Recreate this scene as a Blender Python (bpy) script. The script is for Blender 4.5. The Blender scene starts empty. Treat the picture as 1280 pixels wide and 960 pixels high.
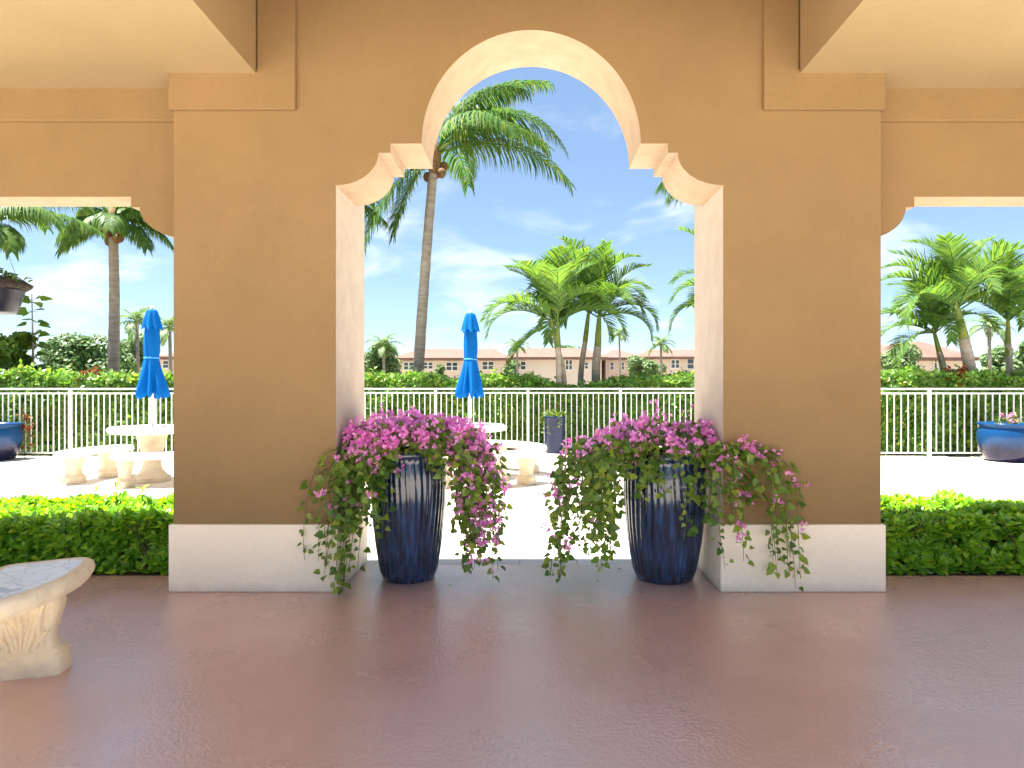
import bpy, bmesh, math, random
import numpy as np
from mathutils import Vector
PI = math.pi
rng = np.random.default_rng(7)
random.seed(7)
S = bpy.context.scene
COL = S.collection

# ------------------------------------------------------------------ helpers
def P(px, py, Y):
    return Vector(((px-660)*Y/800, Y, 1.27-(py-485)*Y/800))

def tag(o, label=None, cat=None, group=None, kind=None):
    if label: o['label'] = label
    if cat: o['category'] = cat
    if group: o['group'] = group
    if kind: o['kind'] = kind
    return o

def thing(name, label, cat, loc=(0, 0, 0), rz=0, group=None):
    o = bpy.data.objects.new(name, None); COL.objects.link(o)
    o.empty_display_size = .1
    o.location = loc; o.rotation_euler = (0, 0, rz)
    return tag(o, label, cat, group)

class MB:
    """collects vertices and faces for ONE mesh object"""
    def __init__(self): self.v = []; self.f = []; self.m = []
    def add(self, vs, fs, m=0):
        n = len(self.v); self.v += [tuple(p) for p in vs]
        for f in fs: self.f.append(tuple(i+n for i in f)); self.m.append(m)
    def box(self, a, b, m=0):
        x0, y0, z0 = a; x1, y1, z1 = b
        self.add([(x0,y0,z0),(x1,y0,z0),(x1,y1,z0),(x0,y1,z0),(x0,y0,z1),(x1,y0,z1),(x1,y1,z1),(x0,y1,z1)],
                 [(0,3,2,1),(4,5,6,7),(0,1,5,4),(1,2,6,5),(2,3,7,6),(3,0,4,7)], m)
    def tube(self, pts, rad, n=8, m=0, cap=True):
        pts = [Vector(p) for p in pts]
        if not hasattr(rad, '__len__'): rad = [rad]*len(pts)
        vs = []; fs = []
        ref = Vector((0, 0, 1))
        t0 = (pts[1]-pts[0]).normalized()
        if abs(t0.dot(ref)) > .9: ref = Vector((0, 1, 0))
        for i, p in enumerate(pts):
            t = (pts[min(i+1, len(pts)-1)]-pts[max(i-1, 0)]).normalized()
            u = t.cross(ref).normalized(); w = u.cross(t).normalized()
            for k in range(n):
                a = 2*PI*k/n
                vs.append(p+(u*math.cos(a)+w*math.sin(a))*rad[i])
        for i in range(len(pts)-1):
            for k in range(n):
                a = i*n+k; b = i*n+(k+1) % n
                fs.append((a, a+n, b+n, b))
        if cap:
            fs.append(tuple(range(n))); fs.append(tuple(reversed(range((len(pts)-1)*n, len(pts)*n))))
        self.add(vs, fs, m)
    def lathe(self, prof, n=32, c=(0, 0, 0), m=0, rfun=None):
        vs = []; fs = []
        for (r, z) in prof:
            for k in range(n):
                a = 2*PI*k/n
                rr = r if rfun is None else rfun(r, z, a)
                vs.append((c[0]+rr*math.cos(a), c[1]+rr*math.sin(a), c[2]+z))
        for i in range(len(prof)-1):
            for k in range(n):
                a = i*n+k; b = i*n+(k+1) % n
                fs.append((a, b, b+n, a+n))
        fs.append(tuple(reversed(range(n)))); fs.append(tuple(range((len(prof)-1)*n, len(prof)*n)))
        self.add(vs, fs, m)
    def prism(self, poly, y0, y1, mface=0, medge=0, edge_m=None):
        """polygon in XZ extruded along Y"""
        n = len(poly)
        vs = [(x, y0, z) for x, z in poly]+[(x, y1, z) for x, z in poly]
        self.add(vs, [tuple(range(n))], mface)
        base = len(self.v)-2*n
        self.f.append(tuple(base+n+i for i in reversed(range(n)))); self.m.append(mface)
        for i in range(n):
            j = (i+1) % n
            self.f.append((base+j, base+i, base+n+i, base+n+j)); self.m.append(edge_m[i] if edge_m else medge)
    def build(self, name, mats, parent=None, smooth=False, bevel=0, tri=False, loc=None):
        me = bpy.data.meshes.new(name)
        me.from_pydata(self.v, [], self.f)
        if not isinstance(mats, (list, tuple)): mats = [mats]
        for q in mats: me.materials.append(q)
        me.polygons.foreach_set('material_index', self.m)
        bm = bmesh.new(); bm.from_mesh(me)
        bmesh.ops.recalc_face_normals(bm, faces=bm.faces)
        if tri: bmesh.ops.triangulate(bm, faces=[f for f in bm.faces if len(f.verts) > 4])
        bm.to_mesh(me); bm.free()
        if smooth: me.polygons.foreach_set('use_smooth', [True]*len(me.polygons))
        me.update()
        o = bpy.data.objects.new(name, me); COL.objects.link(o)
        if parent: o.parent = parent
        if loc is not None: o.location = loc
        if bevel:
            b = o.modifiers.new('bevel', 'BEVEL'); b.width = bevel; b.segments = 2; b.limit_method = 'ANGLE'; b.angle_limit = .6
        if smooth == 'auto':
            me.polygons.foreach_set('use_smooth', [True]*len(me.polygons))
            try: me.set_sharp_from_angle(angle=.7)
            except Exception: pass
        return o

def raw_mesh(name, V, F, mats, parent=None, smooth=False, mi=None):
    """V (n,3) array, F (m,k) array -> ONE mesh object"""
    V = np.asarray(V, np.float32); F = np.asarray(F, np.int32)
    me = bpy.data.meshes.new(name)
    me.vertices.add(len(V)); me.vertices.foreach_set('co', V.ravel())
    k = F.shape[1]
    me.loops.add(F.size); me.loops.foreach_set('vertex_index', F.ravel())
    me.polygons.add(len(F)); me.polygons.foreach_set('loop_start', np.arange(0, F.size, k, dtype=np.int32))
    if not isinstance(mats, (list, tuple)): mats = [mats]
    for q in mats: me.materials.append(q)
    if mi is not None: me.polygons.foreach_set('material_index', np.asarray(mi, np.int32))
    if smooth: me.polygons.foreach_set('use_smooth', np.ones(len(F), bool))
    me.update(calc_edges=True); me.validate()
    o = bpy.data.objects.new(name, me); COL.objects.link(o)
    if parent: o.parent = parent
    return o

def unit(a): return a/np.maximum(np.linalg.norm(a, axis=-1, keepdims=True), 1e-9)

# leaf templates: x across, y along, z up ; quads
LEAF = (np.array([(0,0,0),(.28,.35,.07),(0,.45,0),(-.28,.35,.07),(.2,.75,.04),(0,1,-.06),(-.2,.75,.04)], np.float32),
        np.array([(0,1,4,2),(0,2,6,3),(2,4,5,5),(2,5,5,6)], np.int32))
LEAF_V = np.array([(0,0,0),(.27,.4,.08),(.17,.75,.03),(0,1,-.08),(-.17,.75,.03),(-.27,.4,.08),(0,.5,0)], np.float32)
LEAF_F = np.array([(0,1,6),(1,2,6),(2,3,6),(3,4,6),(4,5,6),(5,0,6)], np.int32)
HEART_V = np.array([(0,0,0),(.36,-.04,.06),(.46,.28,.09),(.24,.7,.03),(0,1,-.1),(-.24,.7,.03),(-.46,.28,.09),(-.36,-.04,.06),(0,.4,0)], np.float32)
HEART_F = np.array([(0,1,8),(1,2,8),(2,3,8),(3,4,8),(4,5,8),(5,6,8),(6,7,8),(7,0,8)], np.int32)
DIA_V = np.array([(0,0,0),(.3,.45,.06),(0,1,-.06),(-.3,.45,.06)], np.float32)
DIA_F = np.array([(0,1,2),(0,2,3)], np.int32)
PETAL_V = np.array([(0,0,0),(.38,.45,.1),(.2,.85,.25),(0,1,.35),(-.2,.85,.25),(-.38,.45,.1)], np.float32)
PETAL_F = np.array([(0,1,2),(0,2,3),(0,3,4),(0,4,5)], np.int32)

def scatter(pos, along, up, size, TV, TF):
    """leaf copies: y axis = along, z axis ~ up.  returns V,F"""
    n = len(pos)
    y = unit(along); x = unit(np.cross(y, up)); z = np.cross(x, y)
    M = np.stack([x, y, z], axis=1)                       # rows
    V = np.einsum('kj,nji->nki', TV, M)*np.asarray(size).reshape(n, 1, 1)+pos[:, None, :]
    F = TF[None]+(np.arange(n)*len(TV))[:, None, None]
    return V.reshape(-1, 3), F.reshape(-1, TF.shape[1])

def join(*parts):
    Vs = []; Fs = []; n = 0
    for V, F in parts:
        Vs.append(V); Fs.append(F+n); n += len(V)
    return np.concatenate(Vs), np.concatenate(Fs)

def rdir(n):
    return unit(rng.normal(size=(n, 3)))

def vnoise(x, y, s=0):
    """cheap smooth value noise (sum of sines)"""
    return (np.sin(x*1.7+y*.6+s)+np.sin(x*.9-y*1.9+1.3+s*2)+np.sin(x*3.1+y*2.3+2.1+s)*.6+np.sin(-x*5.3+y*4.1+s*3)*.4)/3

# ------------------------------------------------------------------ materials
def new_mat(name):
    m = bpy.data.materials.new(name); m.use_nodes = True
    nt = m.node_tree; b = nt.nodes['Principled BSDF']
    return m, nt, b
def N(nt, t, **kw):
    n = nt.nodes.new(t)
    for k, v in kw.items():
        if k.startswith('i_'): n.inputs[k[2:].replace('_', ' ')].default_value = v
        else: setattr(n, k, v)
    return n
def ramp(nt, stops, interp='LINEAR'):
    r = nt.nodes.new('ShaderNodeValToRGB'); r.color_ramp.interpolation = interp
    e = r.color_ramp.elements
    while len(e) < len(stops): e.new(.5)
    for q, (p, c) in zip(e, stops): q.position = p; q.color = (*c, 1)
    return r
def obj_coords(nt):
    return nt.nodes.new('ShaderNodeNewGeometry').outputs['Position']

def stucco(name, c, var=.12, rough=.85, bump=.25, scale=140, blotch=1.3, lo=None, grime=False):
    m, nt, b = new_mat(name); L = nt.links
    pos = obj_coords(nt)
    n1 = N(nt, 'ShaderNodeTexNoise', i_Scale=blotch, i_Detail=6., i_Roughness=.65); L.new(pos, n1.inputs['Vector'])
    a = tuple(q*(1-var) for q in c) if lo is None else lo
    r = ramp(nt, [(.35, a), (.65, tuple(min(1, q*(1+var*.5)) for q in c))]); L.new(n1.outputs['Fac'], r.inputs['Fac'])
    col = r.outputs['Color']
    ng = N(nt, 'ShaderNodeTexNoise', i_Scale=55., i_Detail=8., i_Roughness=.75); L.new(pos, ng.inputs['Vector'])
    rg = ramp(nt, [(.3, (.93, .925, .92)), (.55, (1, 1, 1)), (.8, (1.02, 1.02, 1.02))]); L.new(ng.outputs['Fac'], rg.inputs['Fac'])
    mg = N(nt, 'ShaderNodeMix', data_type='RGBA', blend_type='MULTIPLY'); mg.inputs['Factor'].default_value = 1
    L.new(col, mg.inputs[6]); L.new(rg.outputs['Color'], mg.inputs[7]); col = mg.outputs[2]
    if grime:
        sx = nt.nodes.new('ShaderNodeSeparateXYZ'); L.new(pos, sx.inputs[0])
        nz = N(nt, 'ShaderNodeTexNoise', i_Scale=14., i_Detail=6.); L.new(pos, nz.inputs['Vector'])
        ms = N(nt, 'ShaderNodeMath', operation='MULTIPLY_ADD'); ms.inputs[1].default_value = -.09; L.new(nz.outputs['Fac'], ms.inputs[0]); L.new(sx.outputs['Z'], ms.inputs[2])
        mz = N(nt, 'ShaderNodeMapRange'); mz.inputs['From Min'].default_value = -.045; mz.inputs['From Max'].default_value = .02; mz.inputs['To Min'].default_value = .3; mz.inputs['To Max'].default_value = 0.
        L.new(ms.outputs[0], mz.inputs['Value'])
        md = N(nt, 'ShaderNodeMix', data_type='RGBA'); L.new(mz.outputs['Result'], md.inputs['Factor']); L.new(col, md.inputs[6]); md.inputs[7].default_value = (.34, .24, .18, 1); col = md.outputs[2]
    L.new(col, b.inputs['Base Color'])
    b.inputs['Roughness'].default_value = rough
    b.inputs['Specular IOR Level'].default_value = .25
    n2 = N(nt, 'ShaderNodeTexNoise', i_Scale=float(scale), i_Detail=4.); L.new(pos, n2.inputs['Vector'])
    n3 = N(nt, 'ShaderNodeTexNoise', i_Scale=6., i_Detail=3.); L.new(pos, n3.inputs['Vector'])
    add = N(nt, 'ShaderNodeMath', operation='MULTIPLY_ADD'); add.inputs[1].default_value = 1.5
    L.new(n3.outputs['Fac'], add.inputs[0]); L.new(n2.outputs['Fac'], add.inputs[2])
    bp = N(nt, 'ShaderNodeBump', i_Strength=bump, i_Distance=.01); L.new(add.outputs[0], bp.inputs['Height'])
    L.new(bp.outputs['Normal'], b.inputs['Normal'])
    return m

def plain(name, c, rough=.5, spec=.5, metal=0, coat=0, var=0):
    m, nt, b = new_mat(name)
    b.inputs['Base Color'].default_value = (*c, 1); b.inputs['Roughness'].default_value = rough
    b.inputs['Specular IOR Level'].default_value = spec; b.inputs['Metallic'].default_value = metal
    b.inputs['Coat Weight'].default_value = coat
    if var:
        L = nt.links
        n1 = N(nt, 'ShaderNodeTexNoise', i_Scale=9., i_Detail=6.); L.new(obj_coords(nt), n1.inputs['Vector'])
        r = ramp(nt, [(.3, tuple(q*(1-var) for q in c)), (.7, tuple(min(1, q*(1+var)) for q in c))]); L.new(n1.outputs['Fac'], r.inputs['Fac'])
        L.new(r.outputs['Color'], b.inputs['Base Color'])
    return m

def leaf_mat(name, stops, trans=.35, rough=.4, spec=.5, patch=None):
    """colour differs from leaf to leaf; light passes through"""
    m, nt, b = new_mat(name); L = nt.links
    g = nt.nodes.new('ShaderNodeNewGeometry')
    r = ramp(nt, stops); L.new(g.outputs['Random Per Island'], r.inputs['Fac'])
    col = r.outputs['Color']
    if patch:
        (c2, sc, p0, p1) = patch
        n1 = N(nt, 'ShaderNodeTexNoise', i_Scale=float(sc), i_Detail=2.); L.new(g.outputs['Position'], n1.inputs['Vector'])
        mr = N(nt, 'ShaderNodeMapRange'); mr.inputs['From Min'].default_value = p0; mr.inputs['From Max'].default_value = p1
        L.new(n1.outputs['Fac'], mr.inputs['Value'])
        mx = N(nt, 'ShaderNodeMix', data_type='RGBA'); L.new(mr.outputs['Result'], mx.inputs['Factor'])
        L.new(col, mx.inputs[6]); mx.inputs[7].default_value = (*c2, 1); col = mx.outputs[2]
    L.new(col, b.inputs['Base Color'])
    b.inputs['Roughness'].default_value = rough; b.inputs['Specular IOR Level'].default_value = spec
    tr = nt.nodes.new('ShaderNodeBsdfTranslucent')
    hs = N(nt, 'ShaderNodeHueSaturation', i_Hue=.485, i_Saturation=1.1, i_Value=1.5); L.new(col, hs.inputs['Color'])
    L.new(hs.outputs['Color'], tr.inputs['Color'])
    ms = N(nt, 'ShaderNodeMixShader'); ms.inputs['Fac'].default_value = trans
    L.new(b.outputs[0], ms.inputs[1]); L.new(tr.outputs[0], ms.inputs[2])
    L.new(ms.outputs[0], nt.nodes['Material Output'].inputs['Surface'])
    return m

M = {}
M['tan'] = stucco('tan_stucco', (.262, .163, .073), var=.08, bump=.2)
M['ceil'] = stucco('ceiling_stucco', (.42, .31, .17), var=.05, bump=.08)
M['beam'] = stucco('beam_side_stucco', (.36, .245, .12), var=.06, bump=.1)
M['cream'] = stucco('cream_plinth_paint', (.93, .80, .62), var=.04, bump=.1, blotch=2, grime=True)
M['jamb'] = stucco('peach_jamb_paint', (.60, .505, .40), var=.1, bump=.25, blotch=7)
M['soffit'] = stucco('soffit_bounce_peach', (.50, .375, .255), var=.1, bump=.25, blotch=7)  # same paint as the jamb, deepened: patio bounce light put into the colour
M['white'] = plain('white_paint', (.8, .8, .78), rough=.35)
M['stone'] = stucco('cast_stone', (.66, .56, .41), var=.14, bump=.35, scale=60, blotch=9)
M['stone_white'] = stucco('white_stone', (.74, .70, .62), var=.06, bump=.2, scale=60, blotch=5)

def floor_mat():
    m, nt, b = new_mat('red_brown_floor_paint'); L = nt.links
    pos = obj_coords(nt)
    n1 = N(nt, 'ShaderNodeTexNoise', i_Scale=1.1, i_Detail=7., i_Roughness=.7); L.new(pos, n1.inputs['Vector'])
    r = ramp(nt, [(.3, (.56, .325, .262)), (.55, (.62, .37, .305)), (.75, (.69, .44, .375))]); L.new(n1.outputs['Fac'], r.inputs['Fac'])
    L.new(r.outputs['Color'], b.inputs['Base Color'])
    n2 = N(nt, 'ShaderNodeTexNoise', i_Scale=90., i_Detail=5., i_Roughness=.6); L.new(pos, n2.inputs['Vector'])
    n3 = N(nt, 'ShaderNodeTexVoronoi', i_Scale=60.); L.new(pos, n3.inputs['Vector'])
    n4 = N(nt, 'ShaderNodeTexNoise', i_Scale=2.5, i_Detail=5.); L.new(pos, n4.inputs['Vector'])
    rr = N(nt, 'ShaderNodeMapRange'); rr.inputs['From Min'].default_value = .3; rr.inputs['From Max'].default_value = .7
    rr.inputs['To Min'].default_value = .24; rr.inputs['To Max'].default_value = .38
    L.new(n4.outputs['Fac'], rr.inputs['Value']); L.new(rr.outputs['Result'], b.inputs['Roughness'])
    ad = N(nt, 'ShaderNodeMath', operation='ADD'); L.new(n2.outputs['Fac'], ad.inputs[0]); L.new(n3.outputs['Distance'], ad.inputs[1])
    bp = N(nt, 'ShaderNodeBump', i_Strength=.32, i_Distance=.004); L.new(ad.outputs[0], bp.inputs['Height'])
    L.new(bp.outputs['Normal'], b.inputs['Normal'])
    b.inputs['IOR'].default_value = 3.0
    return m
M['floor'] = floor_mat()

def paver_mat():
    m, nt, b = new_mat('pale_pavers'); L = nt.links
    pos = obj_coords(nt)
    mp = N(nt, 'ShaderNodeMapping'); mp.inputs['Rotation'].default_value = (0, 0, PI/2); mp.inputs['Location'].default_value = (.03, .06, 0)
    L.new(pos, mp.inputs['Vector'])
    br = N(nt, 'ShaderNodeTexBrick'); br.offset = .5
    br.inputs['Scale'].default_value = 1; br.inputs['Brick Width'].default_value = .42; br.inputs['Row Height'].default_value = .21
    br.inputs['Mortar Size'].default_value = .004; br.inputs['Mortar Smooth'].default_value = .3
    br.inputs['Color1'].default_value = (.78, .73, .66, 1); br.inputs['Color2'].default_value = (.72, .66, .58, 1); br.inputs['Mortar'].default_value = (.40, .35, .30, 1)
    L.new(mp.outputs[0], br.inputs['Vector'])
    n1 = N(nt, 'ShaderNodeTexNoise', i_Scale=.9, i_Detail=6.); L.new(pos, n1.inputs['Vector'])
    r = ramp(nt, [(.35, (.86, .84, .83)), (.65, (1, 1, 1))]); L.new(n1.outputs['Fac'], r.inputs['Fac'])
    mx = N(nt, 'ShaderNodeMix', data_type='RGBA', blend_type='MULTIPLY'); mx.inputs['Factor'].default_value = 1
    L.new(br.outputs['Color'], mx.inputs[6]); L.new(r.outputs['Color'], mx.inputs[7])
    L.new(mx.outputs[2], b.inputs['Base Color']); b.inputs['Roughness'].default_value = .8
    bp = N(nt, 'ShaderNodeBump', i_Strength=.3, i_Distance=.004); bp.invert = True; L.new(br.outputs['Fac'], bp.inputs['Height'])
    L.new(bp.outputs['Normal'], b.inputs['Normal'])
    return m
M['paver'] = paver_mat()
M['soil'] = stucco('dark_mulch', (.06, .035, .02), var=.4, bump=1, scale=40, blotch=12)
M['bounce'] = stucco('pale_bounce_concrete', (.74, .67, .57), var=.06)  # kept pale to throw more light into the porch

def grass_mat():
    m, nt, b = new_mat('neutral_bounce_lawn'); L = nt.links  # unseen ground, sandy tone set to keep green bounce off the houses
    n1 = N(nt, 'ShaderNodeTexNoise', i_Scale=3., i_Detail=8.); L.new(obj_coords(nt), n1.inputs['Vector'])
    r = ramp(nt, [(.3, (.22, .19, .13)), (.7, (.33, .29, .2))]); L.new(n1.outputs['Fac'], r.inputs['Fac'])
    L.new(r.outputs['Color'], b.inputs['Base Color']); b.inputs['Roughness'].default_value = .9
    return m
M['lawn'] = grass_mat()

def glaze_mat(name, dark, light, streak_scale=1.0, top=None, gloss=1.0):
    m, nt, b = new_mat(name); L = nt.links
    tc = nt.nodes.new('ShaderNodeTexCoord')
    mp = N(nt, 'ShaderNodeMapping'); mp.inputs['Scale'].default_value = (26*streak_scale, 26*streak_scale, 4*streak_scale)
    L.new(tc.outputs['Object'], mp.inputs['Vector'])
    n1 = N(nt, 'ShaderNodeTexNoise', i_Scale=1., i_Detail=4., i_Roughness=.6); L.new(mp.outputs[0], n1.inputs['Vector'])
    r = ramp(nt, [(.38, dark), (.56, tuple((a*.6+c*.4) for a, c in zip(dark, light))), (.74, light)]); L.new(n1.outputs['Fac'], r.inputs['Fac'])
    col = r.outputs['Color']
    if top:
        sx = nt.nodes.new('ShaderNodeSeparateXYZ'); L.new(tc.outputs['Object'], sx.inputs[0])
        n2 = N(nt, 'ShaderNodeTexNoise', i_Scale=8., i_Detail=3.); L.new(tc.outputs['Object'], n2.inputs['Vector'])
        ma = N(nt, 'ShaderNodeMath', operation='MULTIPLY_ADD'); ma.inputs[1].default_value = .25
        L.new(n2.outputs['Fac'], ma.inputs[0]); L.new(sx.outputs['Z'], ma.inputs[2])
        mr = N(nt, 'ShaderNodeMapRange'); mr.inputs['From Min'].default_value = top[1]; mr.inputs['From Max'].default_value = top[2]
        L.new(ma.outputs[0], mr.inputs['Value'])
        mx = N(nt, 'ShaderNodeMix', data_type='RGBA'); L.new(mr.outputs['Result'], mx.inputs['Factor'])
        L.new(col, mx.inputs[6]); mx.inputs[7].default_value = (*top[0], 1); col = mx.outputs[2]
    L.new(col, b.inputs['Base Color'])
    b.inputs['Roughness'].default_value = .16+.14*(1-gloss); b.inputs['Specular IOR Level'].default_value = .6*gloss
    b.inputs['Coat Weight'].default_value = .4*gloss
    bp = N(nt, 'ShaderNodeBump', i_Strength=.15, i_Distance=.006); L.new(n1.outputs['Fac'], bp.inputs['Height']); L.new(bp.outputs['Normal'], b.inputs['Normal'])
    return m
M['glaze'] = glaze_mat('blue_streaked_glaze', (.003, .006, .022), (.022, .075, .20))
M['glaze_round'] = glaze_mat('blue_purple_glaze', (0.0084, 0.0066, 0.027), (0.0144, 0.0144, 0.045), .4, top=((0.0036, 0.042, 0.132), .33, .47), gloss=.4)
M['glaze_grey'] = glaze_mat('slate_blue_glaze', (0.0042, 0.0112, 0.042), (0.0084, 0.021, 0.07), .5, gloss=.4)
M['navy'] = plain('navy_plastic', (.004, .004, .02), rough=.4)
M['coco'] = stucco('coco_liner', (.06, .045, .04), var=.4, bump=1, scale=50, blotch=14)

def cloth_mat():
    m, nt, b = new_mat('blue_canvas'); L = nt.links
    b.inputs['Base Color'].default_value = (.001, .135, .45, 1); b.inputs['Roughness'].default_value = .7
    b.inputs['Specular IOR Level'].default_value = .12
    tr = nt.nodes.new('ShaderNodeBsdfTranslucent'); tr.inputs['Color'].default_value = (.001, .16, .52, 1)
    ms = N(nt, 'ShaderNodeMixShader'); ms.inputs['Fac'].default_value = .25
    L.new(b.outputs[0], ms.inputs[1]); L.new(tr.outputs[0], ms.inputs[2])
    L.new(ms.outputs[0], nt.nodes['Material Output'].inputs['Surface'])
    return m
M['canvas'] = cloth_mat()

def mosaic_mat():
    m, nt, b = new_mat('mosaic_tile'); L = nt.links
    pos = obj_coords(nt)
    v = N(nt, 'ShaderNodeTexVoronoi', i_Scale=11.); L.new(pos, v.inputs['Vector'])
    e = N(nt, 'ShaderNodeTexVoronoi', i_Scale=11., feature='DISTANCE_TO_EDGE'); L.new(pos, e.inputs['Vector'])
    sp = nt.nodes.new('ShaderNodeSeparateColor'); L.new(v.outputs['Color'], sp.inputs[0])
    r = ramp(nt, [(0, (.86, .86, .86)), (.5, (.78, .79, .80)), (.72, (.50, .55, .60)), (.8, (.88, .88, .87)), (.93, (.80, .82, .84))], 'CONSTANT'); L.new(sp.outputs[0], r.inputs['Fac'])
    mr = N(nt, 'ShaderNodeMapRange'); mr.inputs['From Min'].default_value = .0; mr.inputs['From Max'].default_value = .05; L.new(e.outputs['Distance'], mr.inputs['Value'])
    mx = N(nt, 'ShaderNodeMix', data_type='RGBA'); L.new(mr.outputs['Result'], mx.inputs['Factor'])
    mx.inputs[6].default_value = (.62, .60, .56, 1); L.new(r.outputs['Color'], mx.inputs[7])
    L.new(mx.outputs[2], b.inputs['Base Color']); b.inputs['Roughness'].default_value = .25
    bp = N(nt, 'ShaderNodeBump', i_Strength=.2, i_Distance=.003); L.new(mr.outputs['Result'], bp.inputs['Height']); L.new(bp.outputs['Normal'], b.inputs['Normal'])
    return m
M['mosaic'] = mosaic_mat()

def bark_mat(name, c1, c2, ring=9.):
    m, nt, b = new_mat(name); L = nt.links
    pos = obj_coords(nt)
    mp = N(nt, 'ShaderNodeMapping'); mp.inputs['Scale'].default_value = (2, 2, ring); L.new(pos, mp.inputs['Vector'])
    n1 = N(nt, 'ShaderNodeTexNoise', i_Scale=1.5, i_Detail=6., i_Roughness=.7); L.new(mp.outputs[0], n1.inputs['Vector'])
    r = ramp(nt, [(.35, c1), (.65, c2)]); L.new(n1.outputs['Fac'], r.inputs['Fac'])
    L.new(r.outputs['Color'], b.inputs['Base Color']); b.inputs['Roughness'].default_value = .9
    bp = N(nt, 'ShaderNodeBump', i_Strength=.7, i_Distance=.02); L.new(n1.outputs['Fac'], bp.inputs['Height']); L.new(bp.outputs['Normal'], b.inputs['Normal'])
    return m
M['bark'] = bark_mat('palm_bark', (0.2232, 0.1786, 0.1414), (0.3869, 0.3348, 0.2753))
M['bark_dark'] = bark_mat('dark_bark', (0.049, 0.0315, 0.021), (0.112, 0.07, 0.049))
M['shaft'] = bark_mat('green_crownshaft', (0.0744, 0.124, 0.0186), (0.186, 0.2108, 0.0434), 3.)
M['husk'] = plain('brown_husk', (.16, .085, .035), rough=.9, var=.4)
M['stem'] = plain('green_stem', (.10, .13, .03), rough=.6)

M['coco_leaf'] = leaf_mat('coconut_frond_leaf', [(0, (0.0413, 0.1155, 0.0330)), (.5, (0.0742, 0.1650, 0.0371)), (.85, (0.1237, 0.2145, 0.0371)), (1, (0.2310, 0.2558, 0.0413))], trans=.45, rough=.55, spec=.15)
M['xmas_leaf'] = leaf_mat('arching_frond_leaf', [(0, (0.0595, 0.1414, 0.0335)), (.5, (0.0967, 0.1934, 0.0372)), (.93, (0.1414, 0.2455, 0.0372)), (1, (0.1860, 0.2678, 0.0372))], trans=.42, rough=.5, spec=.3)
M['far_leaf'] = leaf_mat('distant_leaf', [(0, (0.0877, 0.1658, 0.0585)), (.6, (0.1365, 0.2243, 0.0780)), (1, (0.1950, 0.2730, 0.0975))], trans=.3, rough=.6)
M['hedge_leaf'] = leaf_mat('hedge_leaf', [(0, (0.0772, 0.1888, 0.0343)), (.5, (0.1373, 0.2917, 0.0429)), (.85, (0.2059, 0.3604, 0.0515)), (1, (0.3260, 0.4118, 0.0686))], trans=.42, rough=.4, patch=((0.2402, 0.3260, 0.0429), .9, .54, .8))
M['near_leaf'] = leaf_mat('glossy_hedge_leaf', [(0, (0.1046, 0.2906, 0.0291)), (.4, (0.2093, 0.4301, 0.0408)), (.8, (0.3255, 0.5464, 0.0524)), (1, (0.4650, 0.6278, 0.0697))], trans=.38, rough=.22, spec=.7)
M['boug_leaf'] = leaf_mat('trailing_leaf', [(0, (0.0615, 0.1333, 0.0205)), (.45, (0.1230, 0.2255, 0.0287)), (.8, (0.2152, 0.3177, 0.0410)), (1, (0.2973, 0.3587, 0.0513))], trans=.35, rough=.4)
M['bract'] = leaf_mat('magenta_bract', [(0, (0.6315, 0.2037, 0.4888)), (.5, (0.8148, 0.3259, 0.6722)), (.85, (0.9166, 0.4685, 0.7943)), (1, (0.7740, 0.3870, 0.4481))], trans=.5, rough=.6, spec=.2)
M['bright_leaf'] = leaf_mat('bright_leaf', [(0, (0.0564, 0.1209, 0.0121)), (.6, (0.1048, 0.1934, 0.0161)), (1, (0.1934, 0.2579, 0.0242))], trans=.4, rough=.4)
M['tree_leaf'] = leaf_mat('broad_tree_leaf', [(0, (0.0475, 0.1138, 0.0285)), (.6, (0.0806, 0.1612, 0.0379)), (1, (0.1423, 0.2277, 0.0475))], trans=.25, rough=.45)
M['red_leaf'] = leaf_mat('red_croton_leaf', [(0, (0.198, 0.0264, 0.0099)), (.5, (0.2508, 0.066, 0.0132)), (1, (0.132, 0.132, 0.0132))], trans=.3, rough=.4)
M['core'] = plain('green_core_fill', (0.0528, 0.0924, 0.0198), rough=1, spec=.1)  # hedge core colour, lightened green to lift the shade between leaves

# ------------------------------------------------------------------ the setting
def sheet(name, x0, x1, y0, y1, z, mat):
    mb = MB(); mb.add([(x0,y0,z),(x1,y0,z),(x1,y1,z),(x0,y1,z)], [(0,1,2,3)])
    return tag(mb.build(name, mat), kind='structure')
sheet('ground', -400, 400, -300, 600, -.012, M['lawn'])
sheet('patio', -40, 40, 4.3, 12.9, -.004, M['paver'])
sheet('bounce_ground', -40, 40, -40, 2.1, -.004, M['bounce'])  # unseen pale ground, added to bounce sunlight onto walls and ceiling
# terrace floor: reaches further out under the arch than beside it
mb = MB()
mb.add([(-16,2.02,0),(16,2.02,0),(16,4.33,0),(2.3,4.33,0),(2.3,4.6,0),(-2.3,4.6,0),(-2.3,4.33,0),(-16,4.33,0)], [tuple(range(8))])
tag(mb.build('terrace_floor', M['floor'], tri=True), kind='structure')
mb = MB(); mb.add([(-16,4.335,.001),(-2.31,4.335,.001),(-2.31,5.2,.001),(-16,5.2,.001)], [(0,1,2,3)])
mb.add([(16,4.335,.001),(2.31,4.335,.001),(2.31,5.2,.001),(16,5.2,.001)], [(3,2,1,0)])
tag(mb.build('planting_bed', M['soil']), kind='structure')
mb = MB(); mb.add([(-40,12.0,.0),(-5.2,12.0,.0),(-3.7,13.2,.0),(3.7,13.2,.0),(5.2,12.0,.0),(40,12.0,.0),(40,17,.0),(-40,17,.0)], [tuple(range(8))])
tag(mb.build('hedge_soil', M['soil'], tri=True), kind='structure')

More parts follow.
